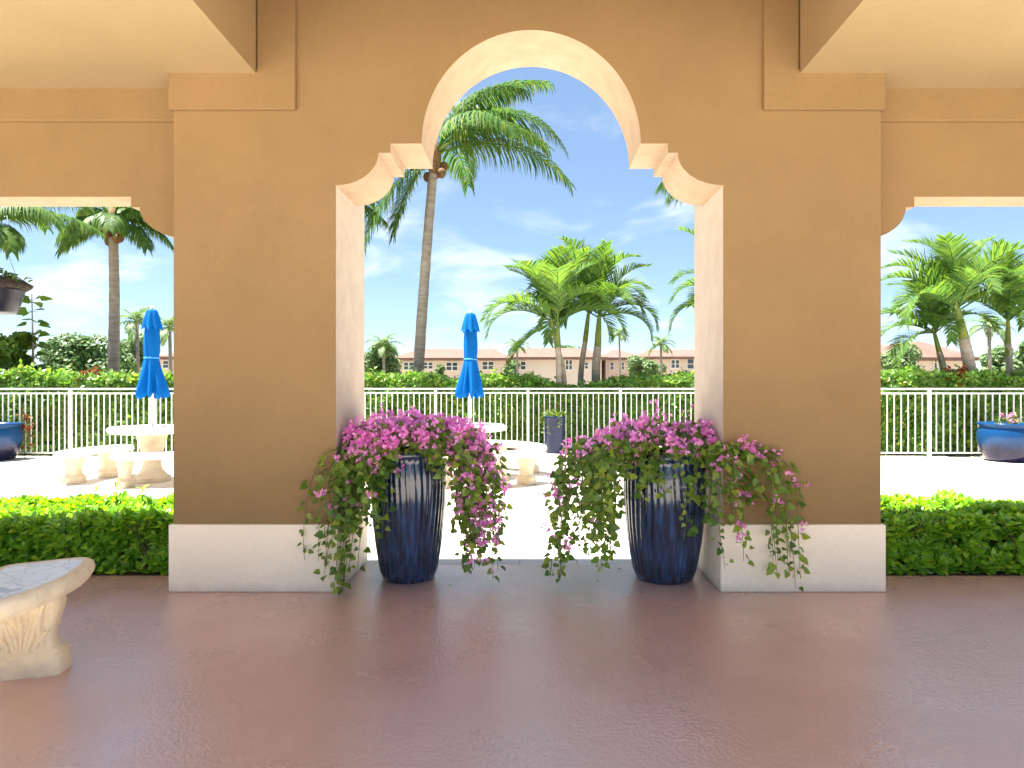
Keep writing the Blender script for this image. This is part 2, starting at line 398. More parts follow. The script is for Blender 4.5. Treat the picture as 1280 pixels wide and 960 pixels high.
# ------------------------------------------------------------------ the arcade
arc = thing('arcade', 'tan stucco arcade with an arch between two pillars on cream plinths', 'building')
ZT = 4.6
XL, XR = -1.2, 1.22
def pier(x0, x1, cream_left, cream_right):
    mb = MB()
    mb.box((x0, 4.0, 0), (x1, 4.695, ZT))
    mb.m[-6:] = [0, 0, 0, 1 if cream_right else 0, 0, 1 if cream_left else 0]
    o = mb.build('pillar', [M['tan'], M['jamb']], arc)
    pb = MB(); e = .022
    pb.box((x0-e, 4.0-e, 0), (x1+e, 4.695+e, .42))
    pb.build('plinth', M['cream'], o, bevel=.008)
    return o
pl = pier(-2.215, XL, False, True)
pr = pier(XR, 2.205, True, False)
pier(-6.3, -5.3, False, False); pier(5.3, 6.3, False, False)

# arch wall between the pillars
Z = lambda y: 1.27-(y-485)*.005
X = lambda x: (x-660)*.005
prof = [(XL, Z(231.5))]
for k in range(1, 13):                                   # quarter-round corbel
    a = PI/2*k/12
    prof.append((X(420)+.265*math.sin(a), Z(191)-.2025*math.cos(a)))
prof += [(X(488), Z(191)), (X(488), Z(179.5)), (X(527), Z(179.5))]
cx, r0 = X(664), .685
for k in range(1, 48):
    a = PI-PI*k/48
    prof.append((cx+r0*math.cos(a), Z(179.5)+.71*math.sin(a)))
prof += [(X(801), Z(179.5)), (X(835), Z(179.5)), (X(835), Z(191))]
for k in range(0, 12):
    a = PI/2*(12-k)/12
    prof.append((X(904)-.285*math.sin(a), Z(191)-.2025*math.cos(a)))
prof.append((XR, Z(231.5)))
npf = len(prof)
poly = prof+[(XR, ZT), (XL, ZT)]
mb = MB()
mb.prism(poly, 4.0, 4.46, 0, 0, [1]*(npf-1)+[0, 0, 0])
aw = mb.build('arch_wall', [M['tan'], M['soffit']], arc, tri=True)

# side lintels with quarter-round brackets at both ends
def lintel(xa, xb, sa, sb, name='side_lintel'):
    z0 = 2.525; z1 = 2.467; zb = 2.25
    pts = [(xa, zb)]
    L1 = xa+sa
    for k in range(1, 11):
        a = PI/2*k/10; pts.append((xa+(sa-.055)*math.sin(a), z1-.01-(z1-.01-zb)*math.cos(a)))
    pts += [(L1, z1-.01), (L1, z0), (xb-sb, z0), (xb-sb, z1-.01)]
    for k in range(10, -1, -1):
        a = PI/2*k/10; pts.append((xb-(sb-.055)*math.sin(a), z1-.01-(z1-.01-zb)*math.cos(a)))
    n = len(pts)
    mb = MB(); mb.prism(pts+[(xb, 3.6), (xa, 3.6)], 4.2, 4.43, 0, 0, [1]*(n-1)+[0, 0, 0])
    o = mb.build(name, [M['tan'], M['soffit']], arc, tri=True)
    cb = MB(); cb.box((xa-.02, 4.178, 3.012), (xb+.02, 4.225, 3.25)); cb.build('crown_band', M['tan'], o, bevel=.014)
    return o
lintel(-5.3, -2.215, .39, .39)
lintel(2.205, 5.3, .33, .33)
# capital bands that turn up along the higher middle bay
for (xo, xm, xi, o) in ((-2.24, -1.69, -1.445, pl), (2.225, 1.69, 1.465, pr)):
    mb = MB()
    mb.prism([(xo, 3.0), (xi, 3.0), (xi, ZT-.01), (xm, ZT-.01), (xm, 3.255), (xo, 3.255)], 3.974, 4.03)
    sx = 1 if xo > 0 else -1
    mb.box((xo+.0005 if sx < 0 else 2.19, 4.0, 3.0005), (-2.2 if sx < 0 else xo-.0005, 4.19, 3.25))
    mb.build('capital_band', M['tan'], o, tri=True, bevel=.014)
# ceiling: low side bays, high middle bay
YB = REAR = 2.0
mb = MB()
mb.box((-9, YB, 3.225), (-1.69, 3.9735, 3.6)); mb.box((-9, 3.9735, 3.226), (-2.2405, 4.2, 3.6)); mb.box((-1.9, YB, 3.6005), (-1.69, 3.9735, 4.75))
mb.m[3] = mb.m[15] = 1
mb.build('side_ceiling', [M['ceil'], M['beam']], arc)
mb = MB()
mb.box((1.69, YB, 3.225), (9, 3.9735, 3.6)); mb.box((2.2255, 3.9735, 3.226), (9, 4.2, 3.6)); mb.box((1.69, YB, 3.6005), (1.9, 3.9735, 4.75))
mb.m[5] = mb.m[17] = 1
mb.build('side_ceiling', [M['ceil'], M['beam']], arc)
mb = MB(); mb.box((-1.69, YB, ZT), (1.69, 4.6, ZT+.15)); mb.build('middle_ceiling', M['ceil'], arc)
mb = MB(); mb.box((-2.3, YB-.1, 4.752), (2.3, 4.70, 4.85)); mb.build('roof_slab', M['ceil'], arc)
mb = MB(); mb.box((-1.6895, YB, 3.225), (1.6895, YB+.2, 4.5995)); mb.build('rear_shade_panel', M['ceil'], arc)  # unseen panel added to shade the upper part of the arch wall

# ------------------------------------------------------------------ curved stone benches
def offset_outline(c, Ro, Ri, a0, a1, ins, n=36):
    """outline of a ring sector with rounded ends, inset by ins"""
    ro = Ro-ins; ri = Ri+ins; rm = (ro+ri)/2; h = (ro-ri)/2
    e = .11
    pts = []
    A0 = a0+ins/rm; A1 = a1-ins/rm
    cr = .07-ins*.3
    def corner(rc, ac, r, s0):
        out = []
        for k in range(6):
            t = s0+PI/2*k/5
            dr = r*math.cos(t); da = r*math.sin(t)/rc
            out.append((rc+dr, ac+da))
        return out
    polar = []
    d = cr/rm
    polar += corner(ro-cr, A1-d, cr, 0)
    polar += corner(ri+cr, A1-d, cr, PI/2)
    m = 14
    polar += [(ri, A1-d-(A1-A0-2*d)*k/m) for k in range(1, m)]
    polar += corner(ri+cr, A0+d, cr, PI)
    polar += corner(ro-cr, A0+d, cr, 3*PI/2)
    polar += [(ro, A0+d+(A1-A0-2*d)*k/m) for k in range(1, m)]
    return [(c[0]+r*math.cos(a), c[1]+r*math.sin(a)) for r, a in polar]

def bench_leg(parent, r, ang, zt, w, t, mat, carved=False):
    """baluster slab standing across the seat: w along the radius, t along the arc"""
    prof = [(0, 1.0, 1.0), (.30*.8, 1.0, 1.0), (.245, .97, .96), (.27, .90, .88), (.285, .93, .9), (.32, .80, .78), (.42, .70, .72), (.52, .72, .74),
            (.64, .80, .8), (.76, .88, .88), (.86, .93, .92), (.92, .9, .9), (.935, .96, .95), (1.0, .98, .98)]
    n = 28; vs = []; fs = []
    for (h, sw, st) in prof:
        for k in range(n):
            a = 2*PI*k/n; ex = .35 if h <= .25 else .55
            cxx = abs(math.cos(a))**ex*math.copysign(1, math.cos(a)); cyy = abs(math.sin(a))**ex*math.copysign(1, math.sin(a))
            vs.append((cxx*w/2*sw, cyy*t/2*st, h*zt))
    for i in range(len(prof)-1):
        for k in range(n):
            a = i*n+k; b = i*n+(k+1) % n
            fs.append((a, b, b+n, a+n))
    fs.append(tuple(reversed(range(n)))); fs.append(tuple(range((len(prof)-1)*n, len(prof)*n)))
    mb = MB(); mb.add(vs, fs)
    o = mb.build('leg', mat, parent, smooth='auto')
    o.location = (r*math.cos(ang), r*math.sin(ang), 0); o.rotation_euler = (0, 0, ang)
    if carved:
        for s in (-1, 1):
            rb = MB()
            yb = lambda h: s*t/2*np.interp(h, [p[0] for p in prof], [p[2] for p in prof])
            def blade(x0, x1, x2, h0, h1, wd):
                pts = []; rad = []
                for k in range(9):
                    u = k/8; h = h0+(h1-h0)*u
                    x = (1-u)**2*x0+2*u*(1-u)*x1+u*u*x2
                    pts.append((x, yb(h)*.985, h*zt)); rad.append(wd*(.35+.9*math.sin(PI*min(1, u*.85+.12))))
                rb.tube(pts, rad, 6)
            blade(0, 0, 0, .3, .93, .009)
            for q in (-1, 1):
                blade(q*.012, q*.015, q*.055, .30, .70, .010)
                blade(q*.02, q*.06, q*.075, .30, .90, .012)
                blade(q*.05, q*.055, q*.105, .30, .55, .011)
                blade(q*.085, q*.05, q*.10, .36, .93, .013)
                blade(q*.018, q*.03, q*.035, .62, .90, .009)
            ro = rb.build('carved_leaf', mat, o, smooth='auto')
    return o

def curved_bench(label, c, Ro, Ri, a0, a1, legs, zs=.44, th=.085, mosaic=False, group=None, mats=None, lw=.3, lt=.14, carved=False):
    t = thing('curved_bench', label, 'bench', (c[0], c[1], 0), 0, group)
    sm, lm = mats or (M['stone_white'], M['stone'])
    lv = [(.035, zs-th), (.018, zs-th+.004), (.004, zs-th*.72), (0, zs-th*.5), (.006, zs-th*.22), (.022, zs-.004), (.032, zs), (.043, zs-.001), (.05, zs-.006)]
    rings = [offset_outline((0, 0), Ro, Ri, a0, a1, i) for i, z in lv]
    n = len(rings[0]); vs = []; fs = []
    for (i, z), rg in zip(lv, rings): vs += [(x, y, z) for x, y in rg]
    for i in range(len(lv)-1):
        for k in range(n):
            a = i*n+k; b = i*n+(k+1) % n; fs.append((a, b, b+n, a+n))
    # flat caps as strips between the two long sides are concave: use ngons, triangulated
    fs.append(tuple(reversed(range(n)))); fs.append(tuple(range((len(lv)-1)*n, len(lv)*n)))
    mb = MB(); mb.add(vs, fs)
    seat = mb.build('seat', sm, t, smooth='auto', tri=True)
    if mosaic:
        rg = offset_outline((0, 0), Ro, Ri, a0, a1, .049)
        mb = MB(); mb.add([(x, y, zs-.004) for x, y in rg]+[(x, y, zs-.0055) for x, y in rg],
                          [tuple(range(n))]+[((k+1) % n, k, k+n, (k+1) % n+n) for k in range(n)])
        mb.build('mosaic_top', M['mosaic'], seat, tri=True)
    for a in legs:
        bench_leg(t, (Ro+Ri)/2+(-.01 if mosaic else .02), a, zs-th+.002, lw, lt, lm, carved)
    return t

def carved_stone():
    m = stucco('carved_cream_stone', (.88, .74, .52), var=.16, bump=.35, scale=70, blotch=8)
    return m
M['carved'] = carved_stone()
def rim_stone():
    m = stucco('carved_rim_stone', (.88, .75, .55), var=.14, bump=.6, scale=24, blotch=8)
    return m
M['rim'] = rim_stone()
R = math.radians
curved_bench('curved stone bench with mosaic tile top and carved leg on red-brown terrace floor', (-2.85, 2.72), .84, .44, R(-75), R(37),
             [R(13), R(-52)], mosaic=True, mats=(M['rim'], M['carved']), lw=.31, lt=.15, carved=True)

# ------------------------------------------------------------------ tables, umbrellas
def round_table(label, loc):
    t = thing('stone_table', label, 'table', loc, 0, 'round stone patio tables')
    mb = MB(); mb.lathe([(.44, .655), (.50, .665), (.525, .69), (.53, .71), (.52, .735), (.495, .745)], 48)
    mb.build('tabletop', M['stone_white'], t, smooth='auto')
    mb = MB(); mb.lathe([(.17, .10), (.16, .13), (.125, .17), (.115, .26), (.12, .34), (.145, .44), (.17, .54), (.19, .62), (.22, .656)], 24)
    p = mb.build('pedestal', M['stone'], t, smooth='auto')
    mb = MB(); mb.lathe([(.235, 0), (.235, .06), (.22, .075), (.19, .085), (.185, .1005)], 12)
    mb.build('base', M['stone'], p, smooth='auto')
    return t
def umbrella(label, loc, flip=0):
    t = thing('patio_umbrella', label, 'umbrella', loc, flip, 'closed blue umbrellas')
    mb = MB(); mb.tube([(0, 0, .746), (0, 0, 2.36)], .021, 12); mb.build('pole', M['white'], t, smooth='auto')
    folds = 8
    def rf(r, z, a):
        k = min(1, max(.12, (1.72-z)/.5)) if z < 1.72 else .16
        return r*(1+.30*k*math.cos(folds*a+.6*math.sin(3*a))+.06*math.sin(3*a+z*4)+.03*math.sin(13*a+z*9))
    prof = []
    for z, r in [(1.16, .130), (1.175, .154), (1.20, .162), (1.25, .158), (1.35, .143), (1.45, .126), (1.55, .109), (1.62, .098), (1.675, .084), (1.70, .088), (1.78, .095), (1.9, .098), (2.0, .092), (2.08, .086), (2.12, .08)]:
        prof.append((r, z))
    n = 96; vs = []; fs = []
    for i, (r, z) in enumerate(prof):
        for k in range(n):
            a = 2*PI*k/n; rr = rf(r, z, a)
            zz = z
            if i < 4: zz = z+(.035*math.cos(folds*a+.6*math.sin(3*a)+PI)+.012*math.sin(5*a))*(1-i/4)
            vs.append((rr*math.cos(a), rr*math.sin(a), zz))
    for i in range(len(prof)-1):
        for k in range(n):
            a = i*n+k; b = i*n+(k+1) % n; fs.append((a, b, b+n, a+n))
    fs.append(tuple(range((len(prof)-1)*n, len(prof)*n)))
    mb = MB(); mb.add(vs, fs); can = mb.build('canopy', M['canvas'], t, smooth=True)
    mb = MB(); vs = []; fs = []
    pv = [(.125, 2.085), (.122, 2.10), (.108, 2.16), (.09, 2.24), (.072, 2.31), (.06, 2.335), (.03, 2.345)]
    for i, (r, z) in enumerate(pv):
        for k in range(n):
            a = 2*PI*k/n; q = 1+.14*math.cos(folds*a+1)*(1-i/6)
            vs.append((r*q*math.cos(a), r*q*math.sin(a), z+(.02*math.cos(folds*a+1+PI) if i < 2 else 0)))
    for i in range(len(pv)-1):
        for k in range(n):
            a = i*n+k; b = i*n+(k+1) % n; fs.append((a, b, b+n, a+n))
    fs.append(tuple(range((len(pv)-1)*n, len(pv)*n)))
    mb.add(vs, fs); mb.build('vent_cap', M['canvas'], can, smooth=True)
    mb = MB(); mb.lathe([(.088, 1.672), (.094, 1.675), (.094, 1.69), (.088, 1.693)], 32, rfun=lambda r, z, a: rf(r, 1.68, a)*1.0); mb.build('tie_strap', plain('tie_webbing', (.03, .30, .8), .6), can, smooth=True)
    mb = MB(); mb.lathe([(.012, 2.34), (.02, 2.36), (.022, 2.375), (.014, 2.39), (.004, 2.396)], 12); mb.build('finial', M['white'], t, smooth=True)
    return t
TM = P(588, 485, 9.17); TL = P(190, 485, 8.75)
round_table('round white stone table in the middle, seen through the arch', (TM.x, TM.y, 0))
round_table('round white stone table beside the left pillar, in front of the fence', (TL.x, TL.y, 0))
umbrella('closed blue umbrella standing in the middle table, seen through the arch', (TM.x, TM.y, 0), .3)
umbrella('closed blue umbrella beside the left pillar, standing in the left table', (TL.x, TL.y, 0), 1.1)
g = 'curved stone benches around the patio tables'
curved_bench('front curved bench of the middle table, two stone legs showing, right of pink flowers', (TM.x, TM.y), 1.2, .86, R(-118), R(-27), [R(-40), R(-63), R(-104)], group=g, lt=.16, lw=.26)
curved_bench('rear curved bench behind the middle table, only its white seat showing', (TM.x, TM.y), 1.12, .78, R(5), R(88), [R(28), R(66)], group=g, lt=.16, lw=.26)
curved_bench('curved bench tucked under the front of the left table', (TL.x+.05, TL.y+.55), 1.25, .92, R(-101), R(-46), [R(-93.5), R(-57)], group=g, lt=.16, lw=.22)
curved_bench('curved bench left of the left table, with two flared stone legs', (TL.x, TL.y), 1.12, .78, R(136), R(207), [R(190), R(154)], group=g, lt=.26, lw=.24)
curved_bench('curved bench behind the left table, its end peeking out beside the left pillar', (TL.x, TL.y), 1.12, .78, R(-10), R(68), [R(10), R(50)], group=g, lt=.16, lw=.26)

# ------------------------------------------------------------------ fences
def fence(label, pts, sp, post_gap):
    """white metal railing along a polyline"""
    x0, y0 = pts[0]
    t = thing('fence', label, 'fence', (0, 0, 0), 0, 'white metal railing stretches')
    pk = MB(); pk.box((-.0085, -.0085, .095), (.0085, .0085, 1.155)); first = None
    po = MB(); po.box((-.026, -.026, 0), (.026, .026, 1.235)); po.box((-.05, -.05, 0), (.05, .05, .012)); pfirst = None
    top = MB(); mid = MB(); bot = MB()
    for (a, b) in zip(pts[:-1], pts[1:]):
        a = Vector((*a, 0)); b = Vector((*b, 0)); d = (b-a); L = d.length; d.normalize(); nrm = Vector((-d.y, d.x, 0))
        for (mbx, hw, z0, z1, e) in ((top, .028, 1.236, 1.27, .028), (mid, .014, 1.156, 1.186, 0), (bot, .014, .065, .094, 0)):
            c = [a-d*e-nrm*hw, b+d*e-nrm*hw, b+d*e+nrm*hw, a-d*e+nrm*hw]
            mbx.add([(p.x, p.y, z0) for p in c]+[(p.x, p.y, z1) for p in c], [(3,2,1,0),(4,5,6,7),(0,1,5,4),(1,2,6,5),(2,3,7,6),(3,0,4,7)])
        ang = math.atan2(d.y, d.x)
        np_ = max(1, round(L/post_gap)); seg = L/np_
        for i in range(np_+1):
            p = a+d*(seg*i)
            if i == 0 and first is not None and a == Vector((*pts[1], 0)): pass
            if pfirst is None: o = pfirst = po.build('post', M['white'], t)
            else: o = pfirst.copy(); COL.objects.link(o); o.parent = t
            o.location = p; o.rotation_euler = (0, 0, ang)
            if i < np_:
                k = max(1, round(seg/sp)); s = seg/k
                for j in range(1, k):
                    q = p+d*(s*j)
                    if first is None: o = first = pk.build('picket', M['white'], t)
                    else: o = first.copy(); COL.objects.link(o); o.parent = t
                    o.location = q; o.rotation_euler = (0, 0, ang)
    top.build('top_rail', M['white'], t); mid.build('upper_rail', M['white'], t); bot.build('bottom_rail', M['white'], t)
    return t
fence('white railing stretch behind the middle table, seen through the arch', [(-3.75, 13.0), (3.75, 13.0)], .108, 1.68)
fence('white railing stretch left of the left pillar, behind the left table', [(-11.5, 11.75), (-5.3, 11.75)], .105, 1.68)
fence('white railing stretch right of the right pillar, behind the round blue pot', [(5.3, 11.75), (11.5, 11.75)], .132, 1.9)

# ------------------------------------------------------------------ foliage
def hedge_front(x):
    ax = np.abs(x)
    return np.where(ax > 5.3, 12.08, np.where(ax < 3.8, 13.32, 13.32+(12.08-13.32)*(ax-3.8)/1.5))
def hedge_top(x):
    h = 1.51+.08*vnoise(x*1.1, x*0+.5)+.05*vnoise(x*3.1, x*0+2)
    h -= .32*np.exp(-((x-1.1)/.75)**2)
    return h
def back_hedge():
    t = thing('clipped_hedge', 'long leafy green hedge behind the white railing', 'hedge')
    n = 105000
    x = rng.uniform(-12.5, 12.5, n)
    u = rng.random(n)
    top = hedge_top(x); fr = hedge_front(x)
    D = 1.7
    face = u < .62
    zz = np.where(face, rng.random(n)**.85*top, top*(1+rng.normal(0, .015, n)))
    lump = .10*vnoise(x*2.2, zz*2.6, 1)+.05*vnoise(x*6, zz*6, 3)
    yy = np.where(face, fr+lump+rng.exponential(.05, n), fr+rng.random(n)*D)
    zz = np.where(face, zz, zz+.09*vnoise(x*2.4, yy*2.4, 4)+.05*vnoise(x*7, yy*7, 2)-.06)
    zz = np.where(face & (yy-fr < .0), zz, zz)
    sprout = (~face) & (rng.random(n) < .05)
    zz = np.where(sprout, zz+rng.random(n)*.16, zz)
    nor = np.where(face[:, None], np.array([0, -1, .35]), np.array([0, -.2, 1]))+rng.normal(0, .45, (n, 3))
    nor = unit(nor)
    al = unit(np.cross(nor, rdir(n))+np.array([0, -.15, .25]))
    V, F = scatter(np.stack([x, yy, zz], 1), al, nor, rng.uniform(.06, .135, n), DIA_V, DIA_F)
    raw_mesh('foliage', V, F, M['hedge_leaf'], t)
    xs = np.linspace(-12.5, 12.5, 120); vs = []; fs = []
    for q in xs:
        f0 = float(hedge_front(np.array([q]))[0])+.08; tp = float(hedge_top(np.array([q]))[0])-.15
        vs += [(q, f0, 0), (q, f0+.05, tp), (q, f0+D-.2, tp), (q, f0+D-.2, 0)]
    for i in range(len(xs)-1):
        for k in range(3): fs.append((i*4+k, i*4+k+1, i*4+k+5, i*4+k+4))
    mb = MB(); mb.add(vs, fs); mb.build('light_block_core', M['core'], t)  # solid inner core added to block light through the leaves
back_hedge()

def near_hedge(label, xa, xb, stray):
    t = thing('low_hedge', label, 'hedge', group=None)
    w = abs(xb-xa); x0 = min(xa, xb)
    nr = int(1750*w/2.7)
    y0, y1 = 4.37, 5.12
    x = x0+rng.random(nr)*w; u = rng.random(nr)
    H = .365+.045*vnoise(x*2.3, u*3)
    face = rng.random(nr) < .42
    z = np.where(face, rng.random(nr)**.8*H, H*(.97+.06*rng.random(nr)))
    y = np.where(face, y0+.07*vnoise(x*4, z*6)+rng.exponential(.06, nr), y0+u*(y1-y0))
    z = np.where(face, z, z+.045*vnoise(x*5, y*5, 2))
    z = np.where(face, z, z-.06*np.clip((y0+.12-y)/.12, 0, 1))
    ax = np.where(face[:, None], np.array([0, -.6, .8]), np.array([0, -.15, 1]))+rng.normal(0, .26, (nr, 3)); ax = unit(ax)
    # whorls of leaves around each shoot tip
    per = 8
    c = np.repeat(np.stack([x, y, z], 1), per, 0); A = np.repeat(ax, per, 0)
    r1 = unit(np.cross(A, np.array([.3, .9, .2])+rng.normal(0, .01, A.shape))); r2 = np.cross(A, r1)
    ph = np.tile(np.arange(per)*2.4, nr)+np.repeat(rng.random(nr)*6.28, per)
    lay = np.tile(np.arange(per)/per, nr)
    rad = r1*np.cos(ph)[:, None]+r2*np.sin(ph)[:, None]
    al = unit(rad*(1.0-.55*lay)[:, None]+A*(.15+.8*lay)[:, None]+rng.normal(0, .12, A.shape))
    up = unit(A-.4*rad)
    pos = c-A*(.05*(1-lay))[:, None]
    V, F = scatter(pos, al, up, rng.uniform(.06, .10, len(pos))*(1.05-.4*lay)*np.array([1.]), LEAF_V, LEAF_F)
    parts = [(V, F)]
    sm = MB()
    for (sx, sy, h) in stray:
        base = np.array([sx, sy, .36]); tip = base+np.array([rng.normal(0, .03), rng.normal(0, .03), h])
        sm.tube([base-(0, 0, .2), (base+tip)/2+rng.normal(0, .008, 3), tip], .003, 5)
        k = 9; q = base+(tip-base)*np.linspace(.35, 1, k)[:, None]
        a = np.arange(k)*2.4; d = np.stack([np.cos(a), np.sin(a), .55+0*a], 1)
        parts.append(scatter(q, unit(d), np.tile(np.array([0, 0, 1.]), (k, 1))+d*-.3, np.full(k, .06), LEAF_V, LEAF_F))
    for _ in range(int(130*w)):
        bx = x0+random.random()*w; by = random.uniform(y0+.06, y1); q = Vector((bx, by, 0))
        sm.tube([q, q+Vector((random.gauss(0, .05), random.gauss(-.04, .05), .18)), q+Vector((random.gauss(0, .09), random.gauss(-.06, .06), .37))], .0035, 4)
    sm.box((x0+.06, y0+.2, 0), (x0+w-.06, y1-.12, .24))  # dark core box added inside, stops light leaking through the gaps
    V, F = join(*parts)
    raw_mesh('foliage', V, F, M['near_leaf'], t)
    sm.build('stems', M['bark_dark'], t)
near_hedge('low glossy green hedge left of the left pillar, behind the mosaic bench', -2.30, -5.2,
           [(-2.95, 4.95, .14), (-3.15, 4.9, .20), (-3.3, 4.9, .16), (-2.75, 4.95, .09), (-3.7, 4.8, .1), (-2.5, 4.9, .08)])
near_hedge('low glossy green hedge right of the right pillar', 2.28, 5.2, [(3.2, 4.9, .06), (3.9, 4.9, .07), (2.7, 5, .06)])

# ---- palms
def frond(base, az, el0, length, bend, nl, ll, lw, vee, hang, rach=.018, power=1.35, twist=0):
    """feather frond: returns rachis points and leaflets (V,F of triangles)"""
    ns = 16; h = np.array([math.cos(az), math.sin(az), 0]); up = np.array([0, 0, 1.])
    pts = [np.array(base, float)]; tan = []
    for i in range(ns):
        t = (i+.5)/ns; e = el0-bend*t**power
        d = h*math.cos(e)+up*math.sin(e); tan.append(d); pts.append(pts[-1]+d*length/ns)
    pts = np.array(pts); tan = np.array(tan+[tan[-1]])
    side = np.cross(h, up); side = side/np.linalg.norm(side)
    ts = np.repeat(np.linspace(.13, .995, nl), 2); s = np.tile([1., -1.], nl)
    ts = np.clip(ts+rng.normal(0, .004, len(ts)), .1, .999)
    idx = ts*ns; i0 = np.minimum(idx.astype(int), ns-1); fr = (idx-i0)[:, None]
    p = pts[i0]*(1-fr)+pts[i0+1]*fr; tg = unit(tan[i0]*(1-fr)+tan[i0+1]*fr)
    nrm = unit(np.cross(side[None].repeat(len(ts), 0), tg)); nrm = np.where((nrm[:, 2:3] < 0) & (np.abs(nrm[:, 2:3]) > .2), -nrm, nrm)
    nrm = unit(np.cross(np.tile(side, (len(ts), 1)), tg))
    L = ll*np.sin(np.clip(ts*1.02+.12, 0, 1)*PI*.93)**.6*rng.uniform(.88, 1.1, len(ts))
    fwd = (.45+.75*ts)[:, None]
    d0 = unit(side*s[:, None]+tg*fwd+nrm*vee+rng.normal(0, .06, p.shape))
    d1 = unit(d0*(1-hang*.55)-up*hang*.8+rng.normal(0, .05, p.shape)); d2 = unit(d0*(1-hang)*.8-up*hang*1.5+rng.normal(0, .08, p.shape))
    m1 = p+d0*(L*.33)[:, None]; m2 = m1+d1*(L*.35)[:, None]; m3 = m2+d2*(L*.34)[:, None]
    wv = unit(np.cross(d0, nrm))*lw/2
    V = np.stack([p-wv*.6, p+wv*.6, m1-wv, m1+wv, m2-wv*.8, m2+wv*.8, m3], 1).reshape(-1, 3)
    T = np.array([(0,1,3),(0,3,2),(2,3,5),(2,5,4),(4,5,6)], np.int32)
    F = (T[None]+(np.arange(len(ts))*7)[:, None, None]).reshape(-1, 3)
    # rachis strip as a 4-sided tube
    rv = []; rf = []
    for i, q in enumerate(pts):
        r = rach*(1-.85*i/ns); tt = tan[i]; nn = np.cross(side, tt)
        rv += [q+side*r, q+nn*r, q-side*r, q-nn*r]
    for i in range(ns):
        for k in range(4):
            a = i*4+k; b = i*4+(k+1) % 4
            rf += [(a, b, b+4), (a, b+4, a+4)]
    return join((V, F), (np.array(rv), np.array(rf, np.int32)))

def trunk_tube(mb, pts, r0, r1, rings=True, n=14, m=0):
    """bend a tapered trunk through pts"""
    pts = [Vector(p) for p in pts]; K = 26; out = []; rad = []
    for i in range(K+1):
        t = i/K*(len(pts)-1); j = min(int(t), len(pts)-2); f = t-j
        p0 = pts[max(j-1, 0)]; p1 = pts[j]; p2 = pts[j+1]; p3 = pts[min(j+2, len(pts)-1)]
        q = .5*((2*p1)+(p2-p0)*f+(2*p0-5*p1+4*p2-p3)*f*f+(3*p1-p0-3*p2+p3)*f**3)
        out.append(q); r = r0+(r1-r0)*(i/K)
        if i == 0: r *= 1.25
        rad.append(r*(1+(.03 if i % 2 else -.02)))
    mb.tube(out, rad, n, m)

def coconut_palm(label, path, fronds, nut=True, len_=3.4, ll=1.0, group='tall coconut palms', nl=92, leaf='coco_leaf'):
    t = thing('coconut_palm', label, 'palm tree', path[0], 0, group)
    o = Vector(path[0]); mb = MB(); trunk_tube(mb, [Vector(p)-o for p in path], .15, .105); mb.build('trunk', M['bark'], t, smooth=True)
    c = Vector(path[-1])-o; parts = []
    for (az, el, L, bend, hang) in fronds:
        b = (c.x+.08*math.cos(R(az)), c.y+.08*math.sin(R(az)), c.z+.05+.1*math.sin(R(el)))
        parts.append(frond(b, R(az), R(el), len_*L, R(bend), nl, ll, .036, .12, hang*.95, rach=.03))
    V, F = join(*parts); raw_mesh('crown', V, F, M[leaf], t)
    if nut:
        for k in range(6):
            a = k*1.05+.4; mb = MB()
            q = (c.x+.24*math.cos(a), c.y+.24*math.sin(a), c.z-.22-.12*(k % 3))
            mb.lathe([(.02, -.13), (.08, -.09), (.11, 0), (.085, .08), (.02, .12)], 10, q); mb.build('coconut', M['husk'], t, smooth=True)
    mb = MB(); mb.lathe([(.10, -.45), (.15, -.2), (.17, -.02), (.14, .15), (.05, .4)], 12, c); mb.build('leaf_sheath', M['husk'], t, smooth=True)
    return t
def rand_fronds(n, seed, el=(-35, 75), avoid=None):
    r = random.Random(seed); out = []
    for k in range(n):
        az = k*137.5+r.uniform(-15, 15); e = el[0]+(el[1]-el[0])*((k+.5)/n)
        out.append((az, e, r.uniform(.85, 1.05), r.uniform(70, 105)-max(0, -e)*.9, r.uniform(.5, .8)))
    return out
cpt = lambda px, py, Y: tuple(P(px, py, Y))
def gp(px, Y): return ((px-660)*Y/800, Y, 0)
coconut_palm('tall coconut palm rising behind the hedge, its crown under the arch', [gp(520, 15.5), cpt(523, 465, 15.5), cpt(532, 330, 15.5), cpt(543, 195, 15.5)],
    [(5, 62, 1.0, 68, .75), (-8, 45, 1.08, 112, .62), (12, 22, 1.08, 75, .68), (20, 45, .95, 85, .6), (-45, 30, .9, 90, .7),
     (212, -52, .66, 30, .22), (186, 5, .95, 80, .7), (215, -38, .92, 42, .65), (168, 25, 1, 85, .7), (175, 55, 1, 80, .7), (130, 35, 1, 90, .7), (80, 40, 1, 90, .7),
     (100, 75, .9, 60, .6), (235, 45, .95, 95, .7), (40, 65, .9, 80, .6), (4, 72, .85, 88, .7), (-18, 32, .92, 92, .7)])
coconut_palm('coconut palm left of the left umbrella, with yellow-green crown under the lintel', [gp(143, 16.5), cpt(142, 465, 16.5), cpt(143, 370, 16.5), cpt(141, 278, 16.5)],
    [(0, 30, .55, 95, .7), (20, 5, .55, 75, .7), (-20, -10, .5, 60, .7), (-60, 10, .5, 80, .75), (-95, 5, .5, 80, .8), (-130, 0, .5, 80, .75), (170, 10, .55, 80, .7), (200, -15, .5, 55, .7),
     (150, 40, .55, 85, .7), (60, 40, .55, 90, .7), (110, 50, .55, 85, .7), (-30, 60, .55, 80, .6), (190, 60, .55, 80, .6)], len_=2.9, ll=.7, leaf='xmas_leaf')
